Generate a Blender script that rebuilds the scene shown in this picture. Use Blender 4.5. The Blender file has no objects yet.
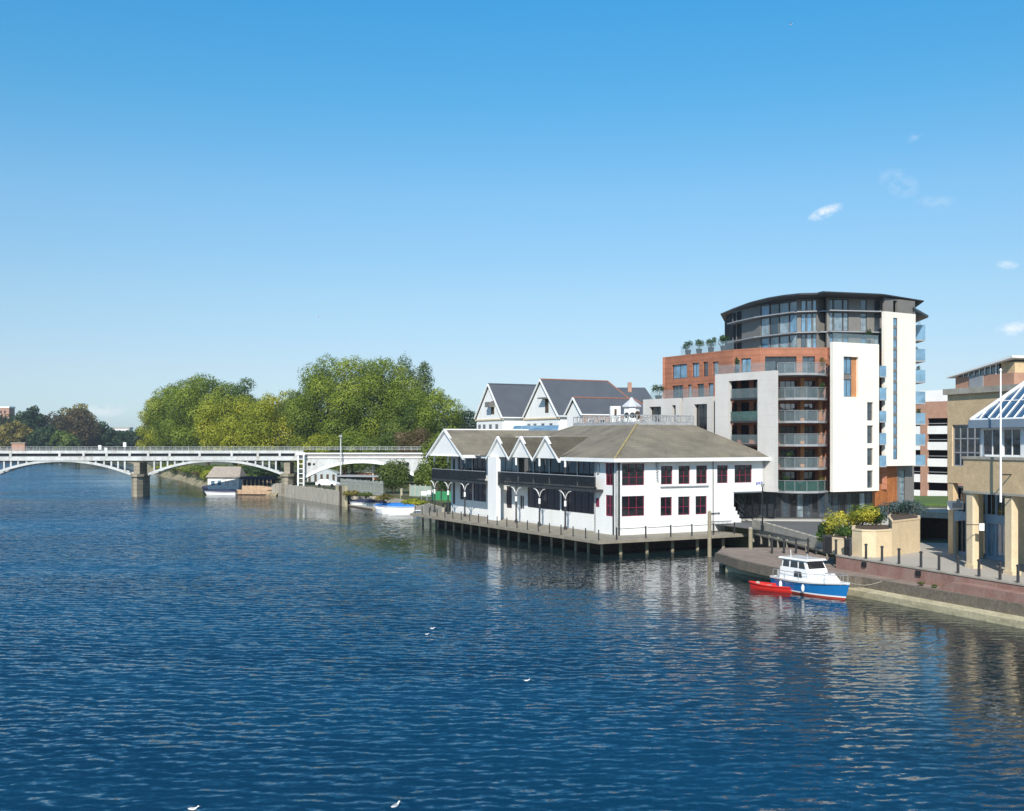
import bpy, math, random
import numpy as np
from mathutils import Vector, Matrix
random.seed(7)
sc = bpy.context.scene
C = sc.collection
CAMH, F, HY = 11.0, 1100.0, 441.0      # eye height over the river, focal length in pixels, horizon row

def PX(px, D):            # plan point on the sight line of a column at distance D
    return ((px-512.0)/F*D, D)
def Zy(py, D):
    return CAMH-(py-HY)/F*D
def G(px, py, z=0.0):     # point of a level surface
    D = (CAMH-z)*F/(py-HY)
    return ((px-512.0)/F*D, D)

# ------------------------------------------------------------------ materials
def nt_new(name):
    m = bpy.data.materials.new(name); m.use_nodes = True
    nt = m.node_tree; nt.nodes.clear()
    return m, nt
def N(nt, t, **kw):
    n = nt.nodes.new(t)
    for k, v in kw.items(): setattr(n, k, v)
    return n
def mat(name, col, rough=.7, var=.18, scale=1.5, fine=9.0, bump=.0, metal=0.0, spec=.4, streak=None, dirt=None, coat=0.0, alpha=1.0):
    """Painted / mineral surface: colour broken up by coarse and fine noise, optional streaks, courses and bump."""
    m, nt = nt_new(name); L = nt.links.new
    out = N(nt, 'ShaderNodeOutputMaterial'); b = N(nt, 'ShaderNodeBsdfPrincipled')
    L(b.outputs[0], out.inputs[0])
    tc = N(nt, 'ShaderNodeTexCoord'); mp = N(nt, 'ShaderNodeMapping'); L(tc.outputs['Object'], mp.inputs[0])
    if streak: mp.inputs['Scale'].default_value = streak
    n1 = N(nt, 'ShaderNodeTexNoise'); n1.inputs['Scale'].default_value = scale; n1.inputs['Detail'].default_value = 6
    n2 = N(nt, 'ShaderNodeTexNoise'); n2.inputs['Scale'].default_value = fine; n2.inputs['Detail'].default_value = 3
    L(mp.outputs[0], n1.inputs[0]); L(tc.outputs['Object'], n2.inputs[0])
    add = N(nt, 'ShaderNodeMath', operation='ADD'); L(n1.outputs[0], add.inputs[0]); L(n2.outputs[0], add.inputs[1])
    mr = N(nt, 'ShaderNodeMapRange'); L(add.outputs[0], mr.inputs[0])
    mr.inputs[1].default_value = .7; mr.inputs[2].default_value = 1.3
    mr.inputs[3].default_value = 1-var; mr.inputs[4].default_value = 1+var
    mul = N(nt, 'ShaderNodeVectorMath', operation='SCALE'); mul.inputs[0].default_value = col
    L(mr.outputs[0], mul.inputs['Scale'])
    last = mul.outputs[0]
    if dirt:
        n3 = N(nt, 'ShaderNodeTexNoise'); n3.inputs['Scale'].default_value = dirt[2]; n3.inputs['Detail'].default_value = 8
        n3.inputs['Roughness'].default_value = .65
        L(mp.outputs[0], n3.inputs[0])
        r3 = N(nt, 'ShaderNodeMapRange'); L(n3.outputs[0], r3.inputs[0]); r3.inputs[1].default_value = .48; r3.inputs[2].default_value = .68
        r3.inputs[4].default_value = dirt[1]
        mx = N(nt, 'ShaderNodeMix', data_type='RGBA'); L(r3.outputs[0], mx.inputs[0]); L(last, mx.inputs[6]); mx.inputs[7].default_value = (*dirt[0], 1)
        last = mx.outputs[2]
    L(last, b.inputs['Base Color'])
    b.inputs['Roughness'].default_value = rough; b.inputs['Metallic'].default_value = metal
    b.inputs['Specular IOR Level'].default_value = spec; b.inputs['Coat Weight'].default_value = coat
    b.inputs['Alpha'].default_value = alpha
    if bump:
        bp = N(nt, 'ShaderNodeBump'); bp.inputs['Strength'].default_value = bump; bp.inputs['Distance'].default_value = .05
        L(n2.outputs[0], bp.inputs['Height']); L(bp.outputs[0], b.inputs['Normal'])
    return m
def mat_courses(name, col, col2, period, rough=.85, var=.2, scale=.6, streak=(1,1,1), dirt=None, line=.22):
    m = mat(name, col, rough, var, scale, 7.0, .2, streak=streak, dirt=dirt)
    nt = m.node_tree; L = nt.links.new
    b = [n for n in nt.nodes if n.type == 'BSDF_PRINCIPLED'][0]
    src = b.inputs['Base Color'].links[0].from_socket
    tc = [n for n in nt.nodes if n.type == 'TEX_COORD'][0]
    sx = N(nt, 'ShaderNodeSeparateXYZ'); L(tc.outputs['Object'], sx.inputs[0])
    md = N(nt, 'ShaderNodeMath', operation='PINGPONG'); L(sx.outputs[2], md.inputs[0]); md.inputs[1].default_value = period/2
    r = N(nt, 'ShaderNodeMapRange'); L(md.outputs[0], r.inputs[0]); r.inputs[1].default_value = 0; r.inputs[2].default_value = period*line
    r.inputs[3].default_value = .7; r.inputs[4].default_value = 0
    mx = N(nt, 'ShaderNodeMix', data_type='RGBA'); L(r.outputs[0], mx.inputs[0]); L(src, mx.inputs[6]); mx.inputs[7].default_value = (*col2, 1)
    L(mx.outputs[2], b.inputs['Base Color'])
    return m
def mat_glass(name, col=(.02,.03,.04), rough=.04, var=.5, alpha=1.0, spec=.9):
    m = mat(name, col, rough, var, .45, 1.2, 0, spec=spec, alpha=alpha)
    nt = m.node_tree; b = [n for n in nt.nodes if n.type == 'BSDF_PRINCIPLED'][0]
    b.inputs['IOR'].default_value = 1.75
    tc = [n for n in nt.nodes if n.type == 'TEX_COORD'][0]
    nn = N(nt, 'ShaderNodeTexNoise'); nn.inputs['Scale'].default_value = .8; nt.links.new(tc.outputs['Object'], nn.inputs[0])
    bp = N(nt, 'ShaderNodeBump'); bp.inputs['Strength'].default_value = .12; bp.inputs['Distance'].default_value = .12
    nt.links.new(nn.outputs[0], bp.inputs['Height']); nt.links.new(bp.outputs[0], b.inputs['Normal'])
    return m

M = {}
M['white'] = mat('white paint', (.80,.80,.78), .55, .05, .5, 6, .03, dirt=((.55,.54,.48), .22, .8))
M['white_render'] = mat_courses('white weatherboard', (.81,.81,.79), (.62,.62,.60), .28, .7, .05, .4, (1.4,1.4,.22), dirt=((.56,.55,.49), .32, .8), line=.06)
M['white_steel'] = mat('white painted steel', (.52,.53,.515), .5, .16, .5, 3, .03, streak=(1,1,.3), dirt=((.30,.27,.22), .6, .7))
M['cream'] = mat_courses('cream stone cladding', (.82,.765,.665), (.68,.63,.54), 1.285, .8, .06, .35, (1,1,.5), dirt=((.66,.62,.54), .3, .5), line=.025)
M['stone'] = mat_courses('stone cladding with shade tone', (.55,.53,.50), (.44,.42,.39), 1.285, .8, .08, .5, (1,1,.5), dirt=((.46,.44,.41), .35, .6), line=.025)  # kept darker than the cream: the frame's shading put into the colour
M['terracotta'] = mat_courses('terracotta cladding', (.36,.145,.08), (.25,.10,.06), .64, .75, .22, .8)
M['orange'] = mat('timber and sunlit pier orange', (.44,.20,.085), .8, .15, .8, 4)  # real tone for the timber reveal; paints sunlight on the balcony piers
M['timber'] = mat('warm timber cladding', (.30,.105,.03), .6, .3, 1.0, 4, streak=(4,4,.3))
M['dark'] = mat('dark grey metal', (.035,.036,.038), .45, .2, 1, 5)
M['black'] = mat('black painted iron', (.012,.013,.015), .4, .2, 1, 5)
M['greypanel'] = mat('grey panel cladding', (.175,.165,.15), .6, .10, .7, 3)
M['midgrey'] = mat('mid grey metal', (.30,.31,.32), .4, .1, 1, 5)
M['interior'] = mat('dim interior', (.02,.02,.022), .9, .3, .6, 2)
M['glass'] = mat_glass('window glass', (.03,.045,.06))
M['glass_dark'] = mat_glass('dark window glass', (.012,.014,.018), spec=.6)
M['glass_blue'] = mat_glass('blue glass with sky tone', (.13,.25,.36), .06, .35)  # blue lightened to hold the bright sky reflected in the panes
M['glass_pale'] = mat_glass('pale glass with sky tone', (.22,.28,.31), .08, .5)  # pale tone stands in for sky reflected in the glass
M['glass_rail'] = mat_glass('balustrade glass', (.22,.29,.31), .08, .15, alpha=.24)
M['glass_green'] = mat_glass('green tinted balustrade glass', (.04,.10,.09), .08, .3, alpha=.75)
M['glass_roof'] = mat_glass('roof glazing', (.05,.11,.19), .10, .4)
M['curtain'] = mat('dim red curtain behind glass', (.045,.012,.018), .15, .5, 1.5, 6, streak=(6,6,.2), spec=.6)
M['pinkframe'] = mat('crimson window frame', (.21,.02,.05), .5, .1)
M['shingle'] = mat_courses('weathered shingle', (.185,.162,.122), (.135,.118,.09), .18, .9, .38, .5, (1,1,1.6), dirt=((.25,.225,.15), .6, .3))
M['hipcap'] = mat('mossy hip capping', (.34,.28,.13), .9, .25, 2, 8)
M['slate'] = mat_courses('blue grey slate', (.085,.095,.11), (.06,.066,.076), .22, .7, .15, .5)
M['ridge_tile'] = mat('red ridge tile', (.30,.13,.09), .8, .2)
M['tanbrick'] = mat_courses('tan brick', (.63,.46,.265), (.52,.40,.26), .15, .9, .16, 1.2, dirt=((.40,.27,.14), .4, 2.5))
M['palebrick'] = mat('pale tan brick column', (.64,.51,.33), .9, .10, 1.5, 8, .1)
M['pinkbrick'] = mat('pink brick', (.40,.23,.16), .9, .14, 1.2, 8)
M['redbrick'] = mat_courses('weathered red quay brick', (.30,.165,.13), (.24,.16,.13), .15, .9, .28, .9, (1,1,.4), dirt=((.30,.24,.20), .7, .9))
M['quaypave'] = mat('brown quay paving', (.26,.20,.16), .9, .22, .6, 5, .15, dirt=((.12,.10,.075), .6, .5))
M['quayedge'] = mat('dark wet quay edge', (.17,.14,.105), .8, .35, 1.2, 5, .2, dirt=((.05,.05,.035), .6, 1.2))
M['toe'] = mat('pale concrete toe', (.42,.37,.24), .8, .2, .8, 5, .15, streak=(1,1,3), dirt=((.22,.20,.11), .6, 1.0))
M['concrete'] = mat('weathered concrete', (.38,.35,.29), .85, .18, .8, 6, .15, dirt=((.24,.21,.16), .5, .9))
M['pierstone'] = mat_courses('river pier stone', (.30,.26,.19), (.18,.16,.12), .75, .85, .25, .7, dirt=((.16,.14,.09), .6, .6))
M['pave'] = mat('pale promenade paving', (.40,.37,.32), .85, .12, .5, 6, .08, dirt=((.28,.25,.21), .4, .5))
M['asphalt'] = mat('grey asphalt', (.11,.11,.108), .9, .12, .4, 8, .1)
M['kerb'] = mat('pale kerb', (.45,.43,.38), .85, .12)
M['deck'] = mat('grey deck boards', (.27,.24,.185), .85, .2, .8, 7, .15, dirt=((.16,.14,.10), .4, 1.0))
M['pile'] = mat('weathered timber pile', (.29,.25,.17), .85, .3, 1.2, 6, .2, dirt=((.12,.10,.06), .6, 1.2))
M['grass'] = mat('mown grass', (.075,.13,.025), .9, .3, .5, 4, .2)
M['earth'] = mat('earth and rough grass', (.10,.10,.05), .95, .35, .15, 2, .2, dirt=((.05,.08,.02), .7, .1))
M['bark'] = mat('tree bark', (.10,.075,.05), .95, .3, 3, 12, .2)
M['blue'] = mat('blue hull paint', (.012,.16,.42), .25, .05, coat=.4)
M['red'] = mat('red boat paint', (.62,.03,.022), .35, .08, coat=.2)
M['gel'] = mat('white gelcoat', (.80,.80,.78), .25, .03, coat=.4)
M['antifoul'] = mat('red antifouling', (.45,.06,.035), .7, .15)
M['bluetarp'] = mat('blue boat cover', (.02,.16,.50), .6, .2, 1.5)
M['navytarp'] = mat('navy boat cover', (.025,.03,.065), .6, .2, 1.5)
M['greenboard'] = mat('green hoarding', (.03,.22,.09), .7, .15)
M['barnwood'] = mat('varnished pale wood', (.45,.31,.20), .7, .25, 2, 6)
M['tileroof'] = mat('faded brown boat roof', (.31,.27,.23), .85, .2, 1.5, 6)
M['dark_brown'] = mat('dark timber and shade tone', (.08,.055,.035), .9, .3, 2, 8)  # real dark timber, also used where shade is put into the colour
M['gullwhite'] = mat('white plumage', (.85,.85,.84), .7, .03)
M['gullgrey'] = mat('grey plumage', (.35,.36,.38), .7, .05)
M['beak'] = mat('yellow beak', (.6,.35,.03), .5, .05)

def leaf_mat(name, trans=.38):
    m, nt = nt_new(name); L = nt.links.new
    out = N(nt, 'ShaderNodeOutputMaterial'); at = N(nt, 'ShaderNodeAttribute', attribute_name='leaf')
    d = N(nt, 'ShaderNodeBsdfPrincipled'); d.inputs['Roughness'].default_value = .55; d.inputs['Specular IOR Level'].default_value = .25
    t = N(nt, 'ShaderNodeBsdfTranslucent'); mx = N(nt, 'ShaderNodeMixShader'); mx.inputs[0].default_value = trans
    L(at.outputs['Color'], d.inputs['Base Color']); L(at.outputs['Color'], t.inputs[0])
    L(d.outputs[0], mx.inputs[1]); L(t.outputs[0], mx.inputs[2]); L(mx.outputs[0], out.inputs[0])
    return m
M['leaf'] = leaf_mat('leaves')

# ------------------------------------------------------------------ mesh helpers
ORG = {}
def tag(o, label=None, cat=None, group=None, kind=None):
    if label: o['label'] = label
    if cat: o['category'] = cat
    if group: o['group'] = group
    if kind: o['kind'] = kind
    return o
def thing(name, loc, label, cat, group=None, rz=0.0):
    o = bpy.data.objects.new(name, None); C.objects.link(o)
    o.location = loc; o.rotation_euler = (0,0,rz); o.empty_display_size = .3
    ORG[o.name] = (Vector(loc), rz)
    return tag(o, label, cat, group)
class MB:
    def __init__(s): s.v = []; s.f = []
    def add(s, vs, fs):
        b = len(s.v); s.v += [tuple(p) for p in vs]; s.f += [tuple(b+i for i in f) for f in fs]; return s
    def quad(s, a, b, c, d): return s.add([a,b,c,d], [(0,1,2,3)])
    def poly(s, pts): return s.add(pts, [tuple(range(len(pts)))])
    def box(s, x0, x1, y0, y1, z0, z1):
        return s.hexa([(x0,y0),(x1,y0),(x1,y1),(x0,y1)], z0, z1)
    def hexa(s, p, z0, z1): return s.prism(p, z0, z1)
    def prism(s, p, z0, z1):
        n = len(p)
        vs = [(x,y,z0) for x,y in p]+[(x,y,z1) for x,y in p]
        fs = [tuple(range(n-1,-1,-1)), tuple(range(n,2*n))]+[(i,(i+1)%n,n+(i+1)%n,n+i) for i in range(n)]
        return s.add(vs, fs)
    def obox(s, A, B, z0, z1, th, off=0.0):     # box standing on plan line A-B, th thick to the far side, starting off behind it
        A = Vector(A); B = Vector(B); d = (B-A).normalized(); n = Vector((-d.y, d.x))
        return s.prism([A+n*off, B+n*off, B+n*(off+th), A+n*(off+th)], z0, z1)
    def bar(s, p, q, r, k=6, r2=None):
        p = Vector(p); q = Vector(q); r2 = r if r2 is None else r2
        d = (q-p).normalized(); a = d.orthogonal().normalized(); b = d.cross(a)
        vs = []
        for c, rr in ((p,r),(q,r2)):
            for i in range(k):
                t = 2*math.pi*(i+.5)/k; vs.append(c+(a*math.cos(t)+b*math.sin(t))*rr)
        fs = [(i,(i+1)%k,k+(i+1)%k,k+i) for i in range(k)]+[tuple(range(k-1,-1,-1)), tuple(range(k,2*k))]
        return s.add(vs, fs)
    def ball(s, c, rx, ry, rz, seg=10, rings=6, jit=0.0):
        vs = [(c[0],c[1],c[2]-rz)]
        for i in range(1, rings):
            ph = -math.pi/2+math.pi*i/rings
            for j in range(seg):
                th = 2*math.pi*j/seg; k = 1+random.uniform(-jit, jit)
                vs.append((c[0]+rx*k*math.cos(ph)*math.cos(th), c[1]+ry*k*math.cos(ph)*math.sin(th), c[2]+rz*k*math.sin(ph)))
        vs.append((c[0],c[1],c[2]+rz)); n = len(vs)
        fs = [(0,1+(j+1)%seg,1+j) for j in range(seg)]
        for i in range(rings-2):
            a = 1+i*seg
            fs += [(a+j, a+(j+1)%seg, a+seg+(j+1)%seg, a+seg+j) for j in range(seg)]
        a = 1+(rings-2)*seg
        fs += [(a+j, a+(j+1)%seg, n-1) for j in range(seg)]
        return s.add(vs, fs)
    def wall(s, A, B, z0, z1, th, ops=()):      # wall with rectangular openings; ops = (u0,u1,za,zb) along A-B, front on A-B
        A = Vector(A); B = Vector(B); Ln = (B-A).length; d = (B-A)/Ln; n = Vector((-d.y, d.x))
        us = sorted({0.0, Ln, *[o[0] for o in ops], *[o[1] for o in ops]}); zs = sorted({z0, z1, *[o[2] for o in ops], *[o[3] for o in ops]})
        us = [u for u in us if -1e-6 <= u <= Ln+1e-6]; zs = [z for z in zs if z0-1e-6 <= z <= z1+1e-6]
        def P(u, z, k): q = A+d*u+n*k; return (q.x, q.y, z)
        for i in range(len(us)-1):
            for j in range(len(zs)-1):
                uc = (us[i]+us[i+1])/2; zc = (zs[j]+zs[j+1])/2
                if any(o[0] < uc < o[1] and o[2] < zc < o[3] for o in ops): continue
                a, b, c, e = us[i], us[i+1], zs[j], zs[j+1]
                s.quad(P(a,c,0), P(b,c,0), P(b,e,0), P(a,e,0)); s.quad(P(b,c,th), P(a,c,th), P(a,e,th), P(b,e,th))
        def ring(a, b, c, e):
            s.quad(P(a,c,0),P(a,c,th),P(b,c,th),P(b,c,0)); s.quad(P(a,e,0),P(b,e,0),P(b,e,th),P(a,e,th))
            s.quad(P(a,c,0),P(a,e,0),P(a,e,th),P(a,c,th)); s.quad(P(b,c,0),P(b,c,th),P(b,e,th),P(b,e,0))
        ring(0, Ln, z0, z1)
        for o in ops: ring(*o)
        return s
    def build(s, name, m, parent=None, smooth=False, local=False, origin=None):
        vs = s.v; par = parent
        if par is not None and not local:
            loc, rz = ORG[par.name]
            if rz:
                R = Matrix.Rotation(-rz, 3, 'Z'); vs = [tuple(R@(Vector(p)-loc)) for p in vs]
            else: vs = [(p[0]-loc.x, p[1]-loc.y, p[2]-loc.z) for p in vs]
        elif origin is not None:
            vs = [(p[0]-origin[0], p[1]-origin[1], p[2]-origin[2]) for p in vs]
        me = bpy.data.meshes.new(name); me.from_pydata(vs, [], s.f)
        me.materials.append(m if not isinstance(m, str) else M[m])
        import bmesh
        bm = bmesh.new(); bm.from_mesh(me); bmesh.ops.recalc_face_normals(bm, faces=bm.faces)
        bm.to_mesh(me); bm.free()
        if smooth:
            me.polygons.foreach_set('use_smooth', [True]*len(me.polygons))
        o = bpy.data.objects.new(name, me); C.objects.link(o)
        if parent is not None: o.parent = parent; ORG[o.name] = ORG[parent.name]
        elif origin is not None: o.location = origin; ORG[o.name] = (Vector(origin), 0)
        else: ORG[o.name] = (Vector((0,0,0)), 0)
        return o
def upx(A, B, px):        # distance along A-B where the sight line of column px meets it
    k = (px-512.0)/F; dx = B[0]-A[0]; dy = B[1]-A[1]; L = math.hypot(dx, dy)
    return (k*A[1]-A[0])/(dx/L-k*dy/L)
def lerp(A, B, u):
    L = math.hypot(B[0]-A[0], B[1]-A[1]); return (A[0]+(B[0]-A[0])*u/L, A[1]+(B[1]-A[1])*u/L)
def window(parent, A, B, op, nx=2, nz=1, fm='dark', gm='glass', depth=.18, fr=.06, name='window', label=None, zsplit=None, sub=True):
    """frame bars + a pane as sub-part, set back in the opening"""
    u0, u1, z0, z1 = op
    A = Vector(A); B = Vector(B); d = (B-A).normalized(); n = Vector((-d.y, d.x))
    f = MB()
    def fb(a, b, c, e, k=depth-.03):
        p = A+d*a+n*k; q = A+d*b+n*k; f.prism([p, q, q+n*.06, p+n*.06], c, e)
    fb(u0, u0+fr, z0, z1); fb(u1-fr, u1, z0, z1); fb(u0+fr, u1-fr, z1-fr, z1); fb(u0+fr, u1-fr, z0, z0+fr)
    for i in range(1, nx):
        u = u0+(u1-u0)*i/nx; fb(u-fr*.45, u+fr*.45, z0+fr, z1-fr, depth-.026)
    zz = zsplit if zsplit else [z0+(z1-z0)*i/nz for i in range(1, nz)]
    for z in zz: fb(u0+fr, u1-fr, z-fr*.45, z+fr*.45, depth-.022)
    o = f.build(name, fm, parent)
    if label: o['label'] = label
    g = MB(); p = A+d*u0+n*(depth+.01); q = A+d*u1+n*(depth+.01)
    g.prism([p, q, q+n*.02, p+n*.02], z0, z1)
    g.build('pane', gm, o)
    return o
def copy_tree(o, parent=None):
    c = o.copy(); C.objects.link(c); c.parent = parent
    if o.name in ORG: ORG[c.name] = ORG[o.name]
    for ch in list(o.children): copy_tree(ch, c)
    return c

# ------------------------------------------------------------------ foliage
def leaf_mesh(name, pos, nrm, size, cols, parent, seed, mname='leaf'):
    rng = np.random.default_rng(seed); n = len(pos)
    nrm = nrm/np.linalg.norm(nrm, axis=1, keepdims=True)
    r = rng.normal(size=(n,3)); a = np.cross(nrm, r); a /= np.linalg.norm(a, axis=1, keepdims=True); b = np.cross(nrm, a)
    s = size[:,None]; asp = rng.uniform(.55, 1.0, (n,1))
    v = np.empty((n,4,3))
    v[:,0] = pos+a*s*.5; v[:,1] = pos+b*s*.5*asp+nrm*s*.08; v[:,2] = pos-a*s*.5; v[:,3] = pos-b*s*.5*asp+nrm*s*.08
    me = bpy.data.meshes.new(name)
    me.vertices.add(4*n); me.vertices.foreach_set('co', v.reshape(-1).astype(np.float32))
    me.loops.add(4*n); me.loops.foreach_set('vertex_index', np.arange(4*n, dtype=np.int32))
    me.polygons.add(n); me.polygons.foreach_set('loop_start', np.arange(0, 4*n, 4, dtype=np.int32))
    me.polygons.foreach_set('loop_total', np.full(n, 4, dtype=np.int32))
    me.update(calc_edges=True)
    ca = me.color_attributes.new('leaf', 'FLOAT_COLOR', 'POINT')
    cc = np.ones((n,4,4), dtype=np.float32); cc[:,:,:3] = cols[:,None,:]
    ca.data.foreach_set('color', cc.reshape(-1))
    me.materials.append(M[mname])
    o = bpy.data.objects.new(name, me); C.objects.link(o)
    if parent is not None: o.parent = parent; ORG[o.name] = ORG[parent.name]
    return o
def foliage(lobes, n, leaf, palette, seed, fill=.35):
    """leaf positions over a set of lobes (cx,cy,cz,rx,rz,tint)"""
    rng = np.random.default_rng(seed); L = np.array([l[:5] for l in lobes]); area = (L[:,3]*np.maximum(L[:,4], .1)); p = area/area.sum()
    k = rng.choice(len(L), n, p=p)
    d = rng.normal(size=(n,3)); d[:,2] += .25; d /= np.linalg.norm(d, axis=1, keepdims=True)
    rad = np.where(rng.random(n) < fill, rng.uniform(.55, .9, n), rng.uniform(.86, 1.10, n))
    # twiggy bumps so that each lobe has its own uneven skin
    bump = 1+.13*np.sin(d[:,0]*7+k*1.7)*np.cos(d[:,2]*6+k)+.09*np.sin(d[:,1]*13+k*3.1)
    pos = L[k,:3]+d*np.stack([L[k,3], L[k,3], L[k,4]], 1)*(rad*bump)[:,None]
    nr = d+rng.normal(size=(n,3))*.30
    pal = np.array(palette); ti = np.array([l[5] for l in lobes])[k]
    w = np.clip(ti+rng.normal(size=n)*.09, 0, .999)*(len(pal)-1)
    i0 = w.astype(int); fr = (w-i0)[:,None]
    col = pal[i0]*(1-fr)+pal[np.minimum(i0+1, len(pal)-1)]*fr
    col = col*rng.uniform(.90, 1.10, (n,1))
    return pos, nr, leaf*rng.uniform(.6, 1.3, n), col
def crown_lobes(R, H, z0, n, seed, shape='round', lobe=.30, lean=0.0):
    rng = random.Random(seed); out = []
    for i in range(n):
        t = (i+.5)/n; ph = math.asin(max(-1, min(1, 1-1.75*t))); th = i*2.39996+rng.uniform(-.5,.5)
        k = rng.uniform(.62, .86)
        if shape == 'round': rr = math.cos(ph)*R*k; z = z0+H*.48+math.sin(ph)*H*.5*k
        elif shape == 'tall': z = z0+H*t*.95; rr = R*k*math.sin(math.pi*(.12+.82*t))**.6*.8
        else: z = z0+H*(.25+.55*(1-t))*k*1.15; rr = R*k*(.55+.45*t)
        s = rng.uniform(.75, 1.25)*lobe*R*(1.0 if shape != 'tall' else 1.35)
        out.append((rr*math.cos(th)+lean*z, rr*math.sin(th), z, s, s*(.85 if shape != 'tall' else 1.5), rng.uniform(.1,.9)))
    out.append((0,0,z0+H*.45,R*.62,H*.36,.3))
    return out
def tree(name, label, x, y, z, height, R, palette, n, leaf, seed, shape='round', group=None, trunk_h=.16, lobes=26, cat='tree', lobe=.30):
    t = thing(name, (x,y,z), label, cat, group)
    z0 = height*trunk_h; H = height-z0
    lb = crown_lobes(R, H, z0, lobes, seed, shape, lobe)
    top = max(l[2]+l[4] for l in lb); s = height/top/1.02
    lb = [(a,b,c*s,d,e,f) for a,b,c,d,e,f in lb]
    pos, nr, sz, col = foliage(lb, n, leaf, palette, seed)
    keep = pos[:,2] > .3
    leaf_mesh('crown', pos[keep], nr[keep], sz[keep], col[keep], t, seed)
    m = MB(); r0 = max(.08, height*.022)
    m.bar((0,0,-.3), (0,0,z0+H*.35), r0, 8, r0*.55)
    rng = random.Random(seed)
    for l in rng.sample(lb[:-1], min(9, len(lb)-1)):
        s0 = rng.uniform(z0*.7, z0+H*.3); m.bar((0,0,s0), (l[0]*.85,l[1]*.85,l[2]), r0*.4, 6, r0*.1)
    m.build('trunk', 'bark', t, local=True)
    return t
def shrub(name, label, x, y, z, R, H, palette, n, leaf, seed, group=None, cat='shrub', lobes=8, pot=None):
    t = thing(name, (x,y,z), label, cat, group); rng = random.Random(seed)
    zb = 0 if not pot else pot
    lb = [(rng.uniform(-.55,.55)*R, rng.uniform(-.55,.55)*R, zb+H*rng.uniform(.3,.75), R*rng.uniform(.35,.55), H*rng.uniform(.22,.34), rng.random()) for _ in range(lobes)]
    pos, nr, sz, col = foliage(lb, n, leaf, palette, seed)
    keep = pos[:,2] > .02
    leaf_mesh('foliage', pos[keep], nr[keep], sz[keep], col[keep], t, seed)
    m = MB()
    for k in range(4): m.bar((0,0,0), (rng.uniform(-.4,.4)*R, rng.uniform(-.4,.4)*R, zb+H*.6), .03*R+.01, 5, .01)
    m.build('stem', 'bark', t, local=True)
    if pot:
        p = MB(); p.bar((0,0,0), (0,0,pot), R*.38, 12, R*.5); p.build('pot', 'dark', t, local=True)
    return t
# ------------------------------------------------------------------ camera, sky, sun
cam = bpy.data.cameras.new('camera'); co = bpy.data.objects.new('camera', cam); C.objects.link(co)
co.location = (0,0,CAMH); co.rotation_euler = (math.pi/2,0,0)
cam.sensor_width = 36; cam.lens = 36*F/1024; cam.shift_y = (HY-405.5)/1024; cam.clip_end = 20000; cam.clip_start = .5
sc.camera = co
sc.view_settings.view_transform = 'Standard'; sc.view_settings.look = 'None'; sc.view_settings.exposure = 0.35; sc.view_settings.gamma = 1
SUN_EL = math.radians(37); SV = Vector((-.15,-.985,0)).normalized()
az = math.atan2(SV.x, SV.y)
w = bpy.data.worlds.new('World'); sc.world = w; w.use_nodes = True
nt = w.node_tree; nt.nodes.clear(); L = nt.links.new
wo = N(nt,'ShaderNodeOutputWorld'); bg = N(nt,'ShaderNodeBackground'); L(bg.outputs[0], wo.inputs[0]); bg.inputs[1].default_value = .23
sky = N(nt,'ShaderNodeTexSky'); sky.sky_type = 'NISHITA'; sky.sun_disc = False
sky.sun_elevation = SUN_EL; sky.sun_rotation = az; sky.altitude = 0; sky.air_density = 1.0; sky.dust_density = .1; sky.ozone_density = 1.3
# small fair-weather clouds, laid out by direction on the sky dome
tc = N(nt,'ShaderNodeTexCoord'); sx = N(nt,'ShaderNodeSeparateXYZ'); L(tc.outputs['Generated'], sx.inputs[0])
def mth(op, a, b=None, cl=False):
    n = N(nt,'ShaderNodeMath', operation=op); n.use_clamp = cl
    for i, s in enumerate((a,b)):
        if s is None: continue
        if isinstance(s, (int,float)): n.inputs[i].default_value = s
        else: L(s, n.inputs[i])
    return n.outputs[0]
yy = mth('MAXIMUM', sx.outputs[1], .02); tx = mth('DIVIDE', sx.outputs[0], yy); tz = mth('DIVIDE', sx.outputs[2], yy)
cn = N(nt,'ShaderNodeTexNoise'); cn.inputs['Scale'].default_value = 75; cn.inputs['Detail'].default_value = 7; cn.inputs['Roughness'].default_value = .62
mpw = N(nt,'ShaderNodeMapping'); mpw.inputs['Scale'].default_value = (1,1,1.7); L(tc.outputs['Generated'], mpw.inputs[0]); L(mpw.outputs[0], cn.inputs[0])
tot = None
for px, py, rx, ry, slope, amt in ((826,212,19,7,-.35,.8),(1006,265,14,5,0,.5),(1016,328,22,8,-.1,.85),(899,183,22,16,.2,.20),(915,136,9,6,-.6,.28),(936,203,24,9,0,.15),(104,410,26,8,0,.5),(10,418,30,6,0,.25),(470,433,60,5,0,.2)):
    a = mth('SUBTRACT', tx, (px-512)/F); b = mth('SUBTRACT', tz, (HY-py)/F)
    b = mth('ADD', b, mth('MULTIPLY', a, slope))
    a = mth('DIVIDE', a, rx/F); b = mth('DIVIDE', b, ry/F)
    d = mth('ADD', mth('MULTIPLY', a, a), mth('MULTIPLY', b, b))
    e = mth('SUBTRACT', 1.0, d, True)
    e = mth('MULTIPLY', mth('POWER', e, .9), amt)
    tot = e if tot is None else mth('MAXIMUM', tot, e)
cm = mth('MULTIPLY', tot, mth('MULTIPLY', mth('SUBTRACT', cn.outputs[0], .40, True), 5.0, True), True)
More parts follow.
